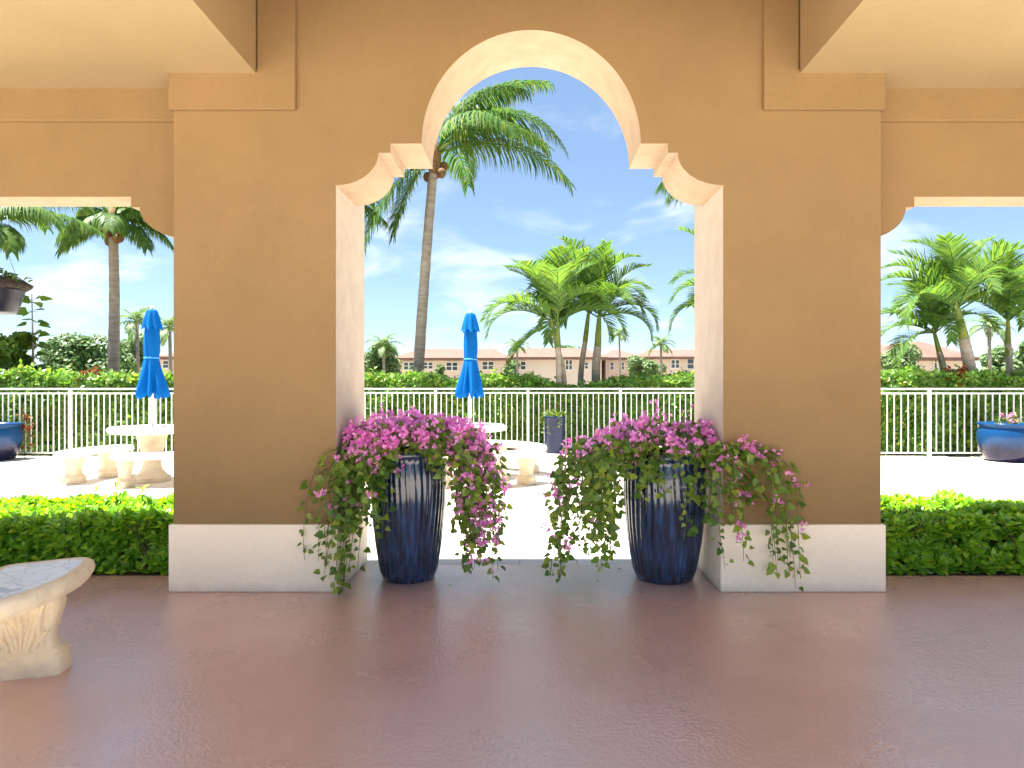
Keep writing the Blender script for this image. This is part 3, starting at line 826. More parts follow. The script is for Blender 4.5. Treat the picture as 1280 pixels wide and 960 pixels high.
coconut_palm('coconut palm at the far left edge, its long fronds hanging over the sky', [gp(-45, 14), cpt(-40, 440, 14), cpt(-30, 350, 14), cpt(-22, 285, 14)],
    [(5, 22, .95, 62, .65), (-8, 35, .8, 95, .7), (15, 50, .85, 90, .7), (-30, 5, .6, 80, .75), (-60, 40, .8, 90, .7), (180, 30, 1, 80, .7), (210, 10, 1, 70, .7), (150, 20, 1, 80, .7),
     (100, 45, 1, 80, .7), (60, 60, .9, 80, .7), (250, 55, .9, 90, .7)], len_=2.7, ll=.7, leaf='xmas_leaf')
coconut_palm('coconut palm behind the left pillar, one frond tip showing inside the arch', [gp(398, 16), cpt(398, 440, 16), cpt(396, 350, 16), cpt(394, 262, 16)],
    [(-4, 12, .62, 58, .7), (178, 20, .7, 80, .7), (60, 50, .8, 80, .7), (120, 40, .8, 80, .7), (220, 50, .7, 80, .7), (-50, 60, .8, 80, .7), (90, 10, .8, 60, .7), (200, 0, .6, 60, .7)], len_=2.9)
coconut_palm('coconut palm behind the right pillar, frond tips showing at the right corbel', [gp(935, 15), cpt(930, 440, 15), cpt(925, 330, 15), cpt(920, 225, 15)],
    [(176, 25, .62, 72, .75), (190, 5, .6, 55, .7), (0, 20, .7, 80, .7), (60, 50, .8, 80, .7), (120, 40, .7, 80, .7), (-20, 50, .7, 80, .7), (90, 10, .8, 60, .7), (-60, 40, .6, 80, .7)], len_=2.9)

def arching_palm(label, path, seed, L=1.75, n=11, shaft=.75, group='short arching palms by the hedge', yellow=0, spread=1., tr=(.072, .052), extra=()):
    L *= 1.0; t = thing('arching_palm', label, 'palm tree', path[0], 0, group)
    o = Vector(path[0]); pts = [Vector(p)-o for p in path]
    top = pts[-1]; d = (pts[-1]-pts[-2]).normalized(); sb = top-d*shaft
    mb = MB(); trunk_tube(mb, pts[:-1]+[sb], tr[0], tr[1]); mb.build('trunk', M['bark'], t, smooth=True)
    mb = MB(); mb.tube([sb-d*.01, sb+d*.05, sb+d*shaft*.4, sb+d*shaft*.8, top, top+d*.2], [tr[1]*.95, tr[1]*1.15, tr[1]*1.05, tr[1]*.8, tr[1]*.65, tr[1]*.3], 12); mb.build('crownshaft', M['shaft'], t, smooth=True)
    r = random.Random(seed); parts = []
    for k in range(n):
        az = k*137.5+r.uniform(-18, 18)+seed*40; u = (k+.5)/n
        el = 26+62*u; bend = r.uniform(105, 140)-52*u
        parts.append(frond((top.x, top.y, top.z-.03+.1*u), R(az), R(el), L*r.uniform(.95, 1.15), R(bend), 52, .54*L/1.75, .034, .5, .16, rach=.018, power=2.1))
    for (az, el, l, bend, hang) in extra:
        parts.append(frond((top.x, top.y, top.z), R(az), R(el), L*l, R(bend), 50, .54*L/1.75, .036, .5, hang*.5, rach=.018, power=1.7))
    V, F = join(*parts); raw_mesh('crown', V, F, M['xmas_leaf'], t)
    return t
arching_palm('leaning palm with thin grey trunk, left of the middle pair, hanging yellow frond', [gp(708, 13.6), cpt(704, 470, 13.6), cpt(698, 440, 13.6), cpt(690, 402, 13.6)], 1, L=1.72, n=8, extra=[(185, -30, .9, 55, .5), (180, 30, 1, 120, .35)])
arching_palm('palm with green ringed trunk, second from left in the middle clump', [gp(754, 13.55), cpt(754, 480, 13.55), cpt(752, 430, 13.55), cpt(748, 380, 13.55)][:0] or [gp(699, 13.45), cpt(699, 480, 13.45), cpt(698, 435, 13.45), cpt(697, 404, 13.45)], 2, L=1.75, n=9, extra=[(178, 70, .9, 60, .2), (5, 35, 1, 120, .35)])
arching_palm('pale trunked palm leaning right, behind the middle clump', [gp(724, 14.6), cpt(726, 470, 14.6), cpt(731, 430, 14.6), cpt(736, 388, 14.6)], 3, L=1.7, n=7, extra=[(10, 45, .95, 130, .35)])
arching_palm('palm with dark brown trunk on the right of the middle clump', [gp(745, 14.3), cpt(745, 465, 14.3), cpt(747, 435, 14.3), cpt(749, 396, 14.3)], 4, L=1.65, n=7, tr=(.11, .07), extra=[(0, 35, 1, 130, .4), (-10, 15, .9, 110, .45), (12, 70, .95, 110, .3)])
arching_palm('leaning palm with thick grey trunk and tall crown behind the right railing', [gp(1217, 12.5), cpt(1214, 475, 12.5), cpt(1205, 425, 12.5), cpt(1197, 388, 12.5)], 5, L=1.75, n=11, tr=(.12, .085), extra=[(178, 48, 1, 75, .25), (15, 62, 1, 85, .2), (150, 70, 1, 60, .2)])
arching_palm('small palm leaning left, closest to the right pillar', [gp(1184, 13.6), cpt(1180, 470, 13.6), cpt(1174, 440, 13.6), cpt(1168, 416, 13.6)], 6, L=1.55, n=9, extra=[(182, 25, 1, 110, .4), (200, 0, .9, 90, .4)])
arching_palm('straight palm with grey trunk at the far right edge', [gp(1262, 13.2), cpt(1262, 470, 13.2), cpt(1260, 430, 13.2), cpt(1260, 400, 13.2)], 7, L=1.6, n=11)
arching_palm('palm hidden behind the right pillar, fronds arching into the arch', [gp(915, 14), cpt(915, 470, 14), cpt(912, 425, 14), cpt(908, 378, 14)], 8, L=1.7, n=9, extra=[(180, 45, .85, 120, .35), (175, 10, .9, 100, .4)])

# ---- broad-leaved trees
def leafy_tree(label, px, Y, py_top, py_bot, wpx, n, mat, leaf, name='leafy_tree', cat='tree', group=None, lobes=9, seed=1):
    k = Y/800; base = gp(px, Y); t = thing(name, label, cat, base, 0, group)
    zt = 1.27-(py_top-485)*k; zb = max(.3, 1.27-(py_bot-485)*k); w = wpx*k/2
    r = np.random.default_rng(seed)
    cs = np.stack([r.uniform(-.62, .62, lobes)*w, r.uniform(-.6, .6, lobes)*w, zb+(zt-zb)*r.uniform(.3, .8, lobes)], 1)
    cs[:, 2] -= (np.abs(cs[:, 0])/w)*(zt-zb)*.22
    rad = r.uniform(.28, .42, lobes)*min(w*1.3, (zt-zb))
    i = r.integers(0, lobes, n); d = unit(r.normal(size=(n, 3)))
    p = cs[i]+d*(rad[i]*r.uniform(.55, 1.08, n)**.6)[:, None]*np.array([1, 1, .8])
    ok = p[:, 2] < zt; p = p[ok]; d = d[ok]; m = len(p)
    nor = unit(d+np.array([0, 0, .5])+r.normal(0, .4, (m, 3))); al = unit(np.cross(nor, r.normal(size=(m, 3)))+np.array([0, 0, -.2]))
    V, F = scatter(p, al, nor, r.uniform(.7, 1.3, m)*leaf, DIA_V, DIA_F); raw_mesh('crown', V, F, mat, t)
    mb = MB(); tr = max(.04, w*.06)
    mb.tube([(0, 0, 0), (.03, 0, zb*.5), (0, 0, zb+(zt-zb)*.3)], [tr, tr*.8, tr*.55], 8)
    for q in range(lobes): mb.tube([(0, 0, zb*.7), tuple(cs[q]*.6+np.array([0, 0, zb*.3])), tuple(cs[q])], [tr*.5, tr*.35, tr*.12], 5)
    mb.build('trunk', M['bark_dark'], t, smooth=True)
    return t
leafy_tree('broad dark green tree left of the coconut trunk, behind the left hedge', 105, 24, 418, 480, 115, 6500, M['tree_leaf'], .17, seed=1)
leafy_tree('rounded grey-green tree between coconut trunk and left umbrella', 172, 27, 408, 480, 70, 4200, M['far_leaf'], .17, seed=2)
leafy_tree('pale green bushy tree at the left end of the pink houses', 476, 34, 422, 486, 62, 4200, M['far_leaf'], .22, seed=3)
leafy_tree('rounded bluish green tree between two pink houses', 802, 40, 436, 480, 38, 2600, M['far_leaf'], .22, seed=4)
leafy_tree('pale green tree peeking over the pink roof behind the palms', 712, 66, 418, 470, 45, 1800, M['far_leaf'], .42, seed=5)
leafy_tree('low pale shrub against the long pink house, right of the blue umbrella', 640, 50, 446, 478, 22, 900, M['far_leaf'], .28, name='garden_shrub', cat='shrub', seed=21, lobes=6)
leafy_tree('pale shrub between the two left windows of the long pink house', 550, 50, 449, 478, 18, 800, M['far_leaf'], .28, name='garden_shrub', cat='shrub', seed=22, lobes=6)
leafy_tree('small pale tree left of the last pink house, beside the right distant palm', 822, 50, 444, 478, 20, 900, M['far_leaf'], .28, name='garden_shrub', cat='shrub', seed=23, lobes=6)
leafy_tree('green tree close to the right pillar, left of the far pink gable', 1122, 30, 425, 486, 62, 4500, M['far_leaf'], .2, seed=6)
leafy_tree('grey-green tree between the right palms, right of the pink gable', 1240, 32, 418, 486, 42, 3600, M['far_leaf'], .2, seed=7)
leafy_tree('green tree hidden low behind the far right palm', 1290, 30, 412, 486, 60, 4200, M['far_leaf'], .2, seed=8)
leafy_tree('small bright green bush at the far left edge, under the hanging pot', 8, 13.6, 398, 480, 50, 1500, M['bright_leaf'], .15, name='bright_shrub', cat='shrub', seed=9, lobes=7)
leafy_tree('low bright green bush between sapling and broad dark tree', 58, 14.0, 446, 486, 36, 900, M['bright_leaf'], .10, name='bright_shrub', cat='shrub', seed=11, lobes=6)
def sapling():
    b = Vector(gp(41, 13.8)); t = thing('sapling', 'thin sapling with tiers of big leaves at the far left, beside the hanging pot', 'tree', b)
    mb = MB(); mb.tube([(0, 0, 0), (.02, 0, 1.2), (0, 0, 2.2), (-.02, 0, 3.3)], [.035, .03, .02, .008], 8); mb.build('trunk', M['bark'], t, smooth=True)
    ps = []; al = []
    for k in range(42):
        z = 1.75+1.6*(k/42); a = k*2.4; d = np.array([math.cos(a), math.sin(a), random.uniform(-.5, .2)]); z = 1.7+.24*(k//6)+random.uniform(0, .07)
        ps.append(np.array([0, 0, z])+d*random.uniform(.05, .14)); al.append(d)
    ps = np.array(ps); al = np.array(al)
    V, F = scatter(ps, unit(al), np.tile(np.array([0, -.6, 1.]), (len(ps), 1))+rng.normal(0, .35, ps.shape), rng.uniform(.17, .26, len(ps)), HEART_V, HEART_F)
    raw_mesh('crown', V, F, M['bright_leaf'], t)
sapling()
# ---- small far palms
def far_palm(label, px, py_crown, Y, L):
    b = gp(px, Y); t = thing('distant_palm', label, 'palm tree', b, 0, 'small distant palms')
    c = P(px, py_crown, Y)-Vector(b); mb = MB(); mb.tube([(0, 0, 0), (.05, 0, c.z*.5), tuple(c)], [L*.09, L*.07, L*.06], 8); mb.build('trunk', M['bark'], t, smooth=True)
    parts = [frond(tuple(c), R(k*137.5), R(-15+85*(k/13)), L*random.uniform(.85, 1.1), R(75), 18, L*.32, L*.05, .2, .4, rach=L*.012) for k in range(14)]
    V, F = join(*parts); raw_mesh('crown', V, F, M['far_leaf'], t)
far_palm('distant palm in front of the pale green bushy tree', 479, 432, 33, 1.1)
far_palm('distant palm standing taller, just right of the middle palm clump', 774, 418, 38, .85)
far_palm('distant palm in front of the right pink house, near the right pillar', 826, 430, 38, 1.05)
far_palm('distant palm low against the pink house, left of the palm clump', 646, 432, 45, 1.1)
far_palm('distant palm with upright fronds left of the left umbrella', 171, 402, 26, 1.0)
far_palm('distant palm between left umbrella and left pillar', 212, 410, 30, 1.2)
far_palm('distant dark palm between the two right-hand palms', 1236, 408, 22, .85)

# ------------------------------------------------------------------ distant houses
M['pink'] = stucco('pink_wall', (0.7086, 0.5556, 0.4751), var=.06, bump=.1, blotch=.5)
M['cream_wall'] = stucco('cream_wall', (0.7247, 0.6039, 0.5153), var=.05, bump=.1, blotch=.5)
def tile_mat():
    m, nt, b = new_mat('pink_roof_tile'); L = nt.links
    pos = obj_coords(nt)
    w = N(nt, 'ShaderNodeTexWave', i_Scale=1.6, i_Distortion=.3); w.bands_direction = 'X'; L.new(pos, w.inputs['Vector'])
    n1 = N(nt, 'ShaderNodeTexNoise', i_Scale=1.2, i_Detail=6.); L.new(pos, n1.inputs['Vector'])
    r = ramp(nt, [(.3, (.165, .088, .066)), (.7, (.215, .12, .092))]); L.new(n1.outputs['Fac'], r.inputs['Fac']); L.new(r.outputs['Color'], b.inputs['Base Color'])
    b.inputs['Roughness'].default_value = .85
    bp = N(nt, 'ShaderNodeBump', i_Strength=.6, i_Distance=.08); L.new(w.outputs['Fac'], bp.inputs['Height']); L.new(bp.outputs['Normal'], b.inputs['Normal'])
    return m
M['tile'] = tile_mat()
M['pane'] = plain('window_glass', (.035, .05, .06), rough=.08, spec=.8)
M['trim'] = plain('white_trim', (.72, .68, .62), rough=.5)
def house(label, px0, px1, Y, eave, ridge, wins, recess=None, wall='pink', gable=False, depth=11):
    k = Y/800; x0 = (px0-660)*k; x1 = (px1-660)*k; ze = 1.27-(eave-485)*k; zr = 1.27-(ridge-485)*k
    t = thing('house', label, 'house', ((x0+x1)/2, Y, 0), 0, None); w = (x1-x0)/2
    mb = MB(); mb.box((-w, 0, 0), (w, depth, ze)); mb.build('wall', M[wall], t)
    mb = MB(); e = .5
    if gable:
        mb.add([(-w-e, -e, ze), (w+e, -e, ze), (w+e, depth, ze), (-w-e, depth, ze), (0, 1.6, zr), (0, depth-1.6, zr)], [(0,1,4),(1,2,5,4),(2,3,5),(3,0,4,5)])
    else:
        mb.add([(-w-e, -e, ze), (w+e, -e, ze), (w+e, depth, ze), (-w-e, depth, ze), (-w+1.2, depth*.42, zr), (w-1.2, depth*.42, zr)], [(0,1,5,4),(1,2,5),(2,3,4,5),(3,0,4)])
    mb.add([(-w-e, -e, ze-.22), (w+e, -e, ze-.22), (w+e, depth, ze-.22), (-w-e, depth, ze-.22), (-w-e, -e, ze-.002), (w+e, -e, ze-.002), (w+e, depth, ze-.002), (-w-e, depth, ze-.002)], [(3,2,1,0),(0,1,5,4),(1,2,6,5),(2,3,7,6),(3,0,4,7)])
    mb.build('roof', M['tile'], t)
    for (a, b, ya, yb, nm) in wins:
        xa = (a-660)*k-(x0+x1)/2; xb = (b-660)*k-(x0+x1)/2; za = 1.27-(yb-485)*k; zb = 1.27-(ya-485)*k
        fr = MB(); f = .09
        fr.box((xa, -.06, za), (xb, -.002, za+f)); fr.box((xa, -.06, zb-f), (xb, -.002, zb))
        fr.box((xa, -.06, za+f), (xa+f, -.002, zb-f)); fr.box((xb-f, -.06, za+f), (xb, -.002, zb-f))
        for q in range(1, nm+1):
            c = xa+(xb-xa)*q/(nm+1); fr.box((c-.05, -.05, za+f), (c+.05, -.002, zb-f))
        fr.box((xa+f, -.045, (za+zb)/2-.03), (xb-f, -.003, (za+zb)/2+.03))
        fo = fr.build('window', M['trim'], t)
        g = MB(); g.box((xa+f*.5, -.03, za+f*.5), (xb-f*.5, -.004, zb-f*.5)); g.build('pane', M['pane'], fo)
    return t
house('long pink house with tiled roof behind the umbrella, seen through the arch', 497, 632, 56, 447.5, 432,
      [(504, 518, 452, 463, 1), (528, 542, 452, 462, 1), (557, 573, 452, 464, 1), (602, 618, 451, 463, 1)], wall='pink')
house('pink house with tiled roof directly behind the middle palm clump', 636, 752, 57.5, 446.5, 431,
      [(638, 642, 451, 459, 0), (650, 658, 451, 463, 0), (706, 716, 449, 463, 1), (730, 736, 452, 462, 0)], wall='cream_wall')
house('low pink house right of the palm clump, half behind the rounded tree', 757, 800, 60, 447, 434,
      [(762, 768, 452, 463, 0), (776, 781, 452, 463, 0)], wall='pink')
house('pink house beside the right pillar, seen at the right side of the arch', 806, 905, 58, 446, 433,
      [(809, 817, 450, 459, 0), (838, 850, 449, 461, 1), (858, 868, 448, 462, 0), (880, 892, 449, 461, 1)], wall='pink')
house('pink gabled house behind the leaning palms right of the right pillar', 1122, 1210, 44, 447, 424,
      [(1166, 1172, 445, 461, 0), (1140, 1146, 450, 462, 0)], wall='cream_wall', gable=True)
house('pale pink house far left, half hidden by the left umbrella', 196, 330, 55, 446, 433, [(203, 212, 450, 461, 0), (250, 262, 450, 461, 1)], wall='pink')

# ------------------------------------------------------------------ planters
def ribbed_pot(label, loc, rs, h):
    t = thing('tall_planter', label, 'planter', loc, 0, 'tall ribbed blue planters')
    ribs = 40; n = 240
    prof = [(.178, 0), (.19, .012), (.205, .06), (.222, .14), (.24, .25), (.255, .38), (.266, .52), (.270, .62), (.268, .70), (.260, .77), (.256, .80), (.262, .812), (.266, .83), (.262, .846), (.245, .85), (.236, .84), (.232, .79)]
    def rf(r, z, a):
        k = .0 if z > .795 or z < .02 else 1
        return r*rs+k*.0042*math.cos(ribs*a+1.2*math.sin(z*9+math.sin(3*a)))
    mb = MB(); mb.lathe([(r, z*h/.85) for r, z in prof], n, rfun=lambda r, z, a: rf(r, z*.85/h, a)); o = mb.build('pot', M['glaze'], t, smooth=True)
    mb = MB(); mb.lathe([(.232*rs, h*.935), (.20*rs, h*.95), (.05, h*.96)], 32); mb.build('soil', M['soil'], t)
    return t
PL = Vector((-.80, 4.30, 0)); PR = Vector((.915, 4.30, 0))
ribbed_pot('tall dark blue ribbed planter beside the left pillar, holding pink bougainvillea', PL, .91, .86)
ribbed_pot('tall blue ribbed planter beside the right pillar, holding pink bougainvillea', PR, 1.0, .845)

def push_out(p):
    """keep points out of the pillars and above the floor"""
    for xin, s in ((XL+.03, -1), (XR-.03, 1)):
        inside = (s*p[:, 0] > s*xin) & (p[:, 1] > 3.965)
        dx = s*(p[:, 0]-xin); dy = p[:, 1]-3.965
        fx = inside & (dx < dy); fy = inside & ~fx
        p[fx, 0] = xin-s*rng.random(fx.sum())*.02; p[fy, 1] = 3.965-rng.random(fy.sum())*.03
    p[:, 2] = np.maximum(p[:, 2], .012)
    return p
def bougainvillea(label, c, zr, stems, mound, pr, seed=0):
    """stems: (azimuth, reach, rise, end height, flower share below the rim, leaf spacing)"""
    t = thing('bougainvillea', label, 'plant', (0, 0, 0), 0, None)
    sm = MB(); lp = []; la = []; bp = []; ln = []
    c = np.array([c[0], c[1], 0.])
    for (az, reach, rise, zend, fl, sp) in stems:
        a = R(az+random.uniform(-5, 5)); h = np.array([math.cos(a), math.sin(a), 0])
        side = np.array([-h[1], h[0], 0]); wob = random.uniform(-.12, .12); ph = random.uniform(0, 6)
        K = 26; pts = []
        for k in range(K+1):
            u = k/K
            r = .05+reach*(1-(1-min(u*1.7, 1))**1.8)*(1+.10*max(0, u-.6))
            if u < .3: z = zr-.02+rise*math.sin(PI/2*u/.3)
            else:
                v = (u-.3)/.7; z = zr+rise-(zr+rise-zend)*v**1.35
            pts.append(c+h*r+side*(wob*u+.025*math.sin(u*9+ph))+np.array([0, 0, z]))
        pts = push_out(np.array(pts))
        sm.tube([tuple(q) for q in pts[::2]], [.0045-.003*i/13 for i in range(len(pts[::2]))], 5)
        L = np.linalg.norm(np.diff(pts, axis=0), axis=1).sum(); n = max(4, int(L/sp))
        for j in range(n):
            u = .12+.88*(j+random.random()*.8)/n; q = min(u, .999)*K; i = int(q); p = pts[i]+(pts[i+1]-pts[i])*(q-i)
            ang = random.uniform(0, 6.28); off = np.array([math.cos(ang), math.sin(ang), random.uniform(-.6, .7)])
            lp.append(p+off*random.uniform(.005, .04)); la.append(unit(off*.8+h*.4+np.array([0, 0, -.55])))
            ln.append(h+np.array([0, -.5, .75]))
            hi = (p[2]-zr)/max(.05, rise)
            prob = fl if p[2] < zr else max(fl, min(.85, .10+pr*hi))
            if random.random() < prob*.42*(.45+1.1*(.5+.5*math.sin(p[0]*19+p[2]*15+p[1]*11))): bp.append(p+off*.03+h*.015+np.array([0, 0, random.uniform(.0, .05)]))
    # the mound above the rim
    n, mr, mz, mpr = mound
    for _ in range(n):
        a = random.uniform(0, 2*PI); r = mr*math.sqrt(random.random()); k = 1-(r/mr)**2
        z = zr+mz*(.45+.55*k)*random.uniform(.25, 1)*(1+.30*math.sin(a*3+seed)+.18*math.sin(a*7+r*9)); p = c+np.array([r*math.cos(a)*1.05, r*math.sin(a)*.85, z])
        off = rdir(1)[0]; lp.append(p); la.append(unit(np.array([math.cos(a), math.sin(a), -.25])+off*.7)); ln.append(np.array([math.cos(a)*.5, math.sin(a)*.5-.4, .8]))
        cl = .5+.5*math.sin(p[0]*17+3*math.sin(p[1]*13)+seed)*math.cos(p[2]*21+p[0]*7)
        if random.random() < mpr*min(1, max(0, (z-zr)/(mz*.5)))*(.35+.9*cl): bp.append(p+np.array([math.cos(a)*.03, math.sin(a)*.03-.01, .025+random.random()*.04]))
    lp = push_out(np.array(lp)); la = np.array(la); ln = np.array(ln)
    V, F = scatter(lp, la, unit(ln+rng.normal(0, .45, ln.shape)), rng.uniform(.027, .056, len(lp)), HEART_V, HEART_F)
    raw_mesh('foliage', V, F, M['boug_leaf'], t)
    # bracts: clusters of three-petalled cups
    bp = push_out(np.array(bp)); nf = 4
    fc = np.repeat(bp, nf, 0)+rng.normal(0, .017, (len(bp)*nf, 3)); ax = unit(rng.normal(size=fc.shape)+np.array([0, -.7, .5]))
    fc = push_out(fc)
    per = 3; P0 = np.repeat(fc, per, 0); A = np.repeat(ax, per, 0)
    r1 = unit(np.cross(A, np.array([.31, .7, .64])+rng.normal(0, .01, A.shape))); r2 = np.cross(A, r1); ph = np.tile(np.arange(per)*2.094, len(fc))+np.repeat(rng.random(len(fc))*6.28, per)
    rad = r1*np.cos(ph)[:, None]+r2*np.sin(ph)[:, None]
    V, F = scatter(P0, unit(rad+A*.55), A, rng.uniform(.019, .031, len(P0)), PETAL_V, PETAL_F)
    raw_mesh('flowers', V, F, M['bract'], t)
    sm.build('stems', M['stem'], t, smooth=True)
    return t
st = []
rr = random.Random(3)
for k in range(26): st.append((rr.uniform(0, 360), rr.uniform(.16, .36), rr.uniform(.12, .24), .84-rr.uniform(0, .18), .3, .016))      # short, around the rim
for k in range(24): st.append((rr.uniform(-42, 8), rr.uniform(.34, .54), rr.uniform(.08, .17), rr.uniform(.10, .60), .34, .021))     # right drape with flowers
for k in range(5): st.append((rr.uniform(-35, -5), rr.uniform(.52, .60), rr.uniform(.06, .12), rr.uniform(.04, .3), .5, .035))
for k in range(20): st.append((rr.uniform(192, 246), rr.uniform(.30, .44), rr.uniform(.05, .14), rr.uniform(.25, .62), .04, .019))   # left drape, leaves only
for k in range(9): st.append((rr.uniform(208, 238), rr.uniform(.36, .50), rr.uniform(.04, .1), rr.uniform(.0, .2), .02, .032))
for k in range(5): st.append((rr.uniform(214, 232), rr.uniform(.5, .62), rr.uniform(.02, .08), rr.uniform(.0, .5), .02, .05))
for k in range(9): st.append((rr.uniform(236, 258), rr.uniform(.26, .32), rr.uniform(.03, .08), rr.uniform(.35, .65), .0, .018))
bougainvillea('pink bougainvillea in the left planter, thick with flowers on top', PL, .83, st, (640, .46, .185, .72), .6)
st = []
for k in range(26): st.append((rr.uniform(-55, 235), rr.uniform(.16, .36), rr.uniform(.10, .24), .80-rr.uniform(0, .15), .15, .016))
for k in range(26): st.append((rr.uniform(172, 232), rr.uniform(.36, .66), rr.uniform(.05, .14), rr.uniform(.12, .62), .05, .021))   # left drape
for k in range(9): st.append((rr.uniform(180, 215), rr.uniform(.62, .80), rr.uniform(.04, .1), rr.uniform(.05, .45), .12, .034))
for k in range(7): st.append((rr.uniform(-58, -34), rr.uniform(.40, .62), rr.uniform(.05, .12), rr.uniform(.15, .6), .10, .026))    # right, round the pillar
for k in range(6): st.append((rr.uniform(-42, -30), rr.uniform(.66, .85), rr.uniform(.03, .09), rr.uniform(.0, .3), .07, .042))
for k in range(4): st.append((rr.uniform(-80, -62), rr.uniform(.28, .32), rr.uniform(.02, .06), rr.uniform(.3, .6), .0, .025))
for k in range(3): st.append((rr.uniform(-112, -100), rr.uniform(.27, .32), rr.uniform(.02, .06), rr.uniform(.45, .65), .0, .022))
bougainvillea('pink bougainvillea in the right planter, trailing long leafy vines', PR, .82, st, (560, .45, .20, .30), .22, 2)

def round_pot(label, loc, s=1.0):
    t = thing('round_planter', label, 'planter', loc, 0, 'round blue glazed planters')
    mb = MB(); mb.lathe([(r*s, z*s) for r, z in [(.29, 0), (.315, .02), (.36, .12), (.405, .26), (.43, .38), (.428, .48), (.405, .55), (.385, .585), (.40, .60), (.43, .612), (.435, .635), (.42, .648), (.385, .645), (.36, .60), (.355, .56)]], 64)
    mb.build('pot', M['glaze_round'], t, smooth=True)
    mb = MB(); mb.lathe([(.36*s, .57*s), (.2*s, .60*s), (.02, .61*s)], 24); mb.build('soil', M['soil'], t)
    return t
RP = Vector(gp(1259, 11.15)); LP = Vector(gp(-9, 11.3))
round_pot('round blue and purple glazed pot in front of the right railing', RP, 1.03)
round_pot('round blue glazed pot at the far left edge, in front of the left railing', LP, 1.0)
MP = Vector(gp(693, 12.55))
t = thing('cylinder_planter', 'slate blue upright pot in front of the middle railing', 'planter', MP)
mb = MB(); mb.lathe([(.165, 0), (.175, .01), (.19, .3), (.205, .66), (.215, .69), (.215, .715), (.20, .72), (.185, .70), (.18, .64)], 40); mb.build('pot', M['glaze_grey'], t, smooth=True)
mb = MB(); mb.lathe([(.185, .66), (.05, .68)], 20); mb.build('soil', M['soil'], t)
def tuft(label, c, n, spread, rise, drop, mat, leaf, name='potted_plant', flower=0):
    t = thing(name, label, 'plant', c); parts = []; sm = MB()
    for k in range(n):
        a = k*2.4+random.uniform(-.3, .3); rch = spread*random.uniform(.4, 1); zt = rise*random.uniform(.5, 1); ze = -drop*random.random()
        pts = []
        for j in range(9):
            u = j/8; pts.append(np.array([math.cos(a)*rch*u**.8, math.sin(a)*rch*u**.8, zt*math.sin(min(1, u*1.6)*PI/2)+(ze-zt)*max(0, u-.45)**1.4*1.8]))
        sm.tube([tuple(q) for q in pts], .004, 4)
        for j in range(2, 9):
            for q in range(2):
                d = rdir(1)[0]; parts.append((pts[j]+d*.015, unit(d+np.array([math.cos(a), math.sin(a), -.3]))))
    p = np.array([q[0] for q in parts]); al = np.array([q[1] for q in parts])
    V, F = scatter(p, al, unit(rng.normal(0, .5, p.shape)+np.array([0, -.3, 1])), rng.uniform(.7, 1.2, len(p))*leaf, LEAF_V, LEAF_F)
    raw_mesh('foliage', V, F, mat, t); sm.build('stems', M['stem'], t)
    if flower:
        i = rng.integers(0, len(p), flower); q = p[i]+np.array([0, 0, .04])
        V, F = scatter(np.repeat(q, 3, 0), unit(rng.normal(size=(len(q)*3, 3))), unit(rng.normal(size=(len(q)*3, 3))), np.full(len(q)*3, .05), PETAL_V, PETAL_F); raw_mesh('flowers', V, F, M['bract'], t)
tuft('sparse trailing green plant in the slate blue upright pot', (MP.x, MP.y, .68), 18, .34, .16, .42, M['bright_leaf'], .06)
tuft('small pinkish plant in the round pot by the right railing', (RP.x+.03, RP.y, .61), 12, .22, .24, .02, M['boug_leaf'], .06, flower=14)
tuft('red-leaved plant rising beside the round pot at the far left', (LP.x+.36, LP.y+.25, .02), 4, .10, .95, .0, M['red_leaf'], .10, name='red_plant')
tuft('red and yellow croton poking out of the hedge beside the thick leaning palm', (gp(1192, 12.3)[0], 12.25, 1.4), 16, .3, .32, .1, M['red_leaf'], .11, name='croton')
tuft('orange croton poking out of the left hedge, left of the coconut trunk', (gp(112, 12.3)[0], 12.25, 1.38), 12, .26, .26, .1, M['red_leaf'], .09, name='croton')

# hanging pot under the left lintel
H = P(-8, 376, 4.32)
t = thing('hanging_pot', 'dark navy pot hanging at the far left edge under the lintel', 'planter', (H.x, H.y, H.z-.08))
mb = MB(); mb.lathe([(.12, 0), (.13, .01), (.155, .09), (.17, .15), (.175, .16), (.165, .162), (.15, .15)], 36); mb.build('pot', M['navy'], t, smooth=True)
mb = MB(); mb.lathe([(.165, .148), (.20, .17), (.21, .185), (.17, .215), (.10, .24), (.02, .25)], 28, rfun=lambda r, z, a: r*(1+.09*math.sin(5*a)+.06*math.sin(11*a+z*30))); mb.build('coco_liner', M['coco'], t, smooth=True)
top = 2.525-(H.z-.08)
for a in (2.4, 4.5, 5.9+.6):
    mb = MB(); mb.tube([(.165*math.cos(a), .165*math.sin(a), .15), (.012*math.cos(a), .012*math.sin(a), top-.12)], .0016, 5); mb.build('wire', plain('dark_wire', (.05, .05, .05), .5), t)
mb = MB(); mb.tube([(0, 0, top-.13), (.012, 0, top-.06), (0, 0, top)], .005, 6); mb.build('hook', plain('hook_metal', (.05, .05, .05), .4), t)
tuft('little green plant growing in the hanging pot at the far left', (H.x+.02, H.y, H.z+.13), 10, .2, .07, .05, M['tree_leaf'], .05)

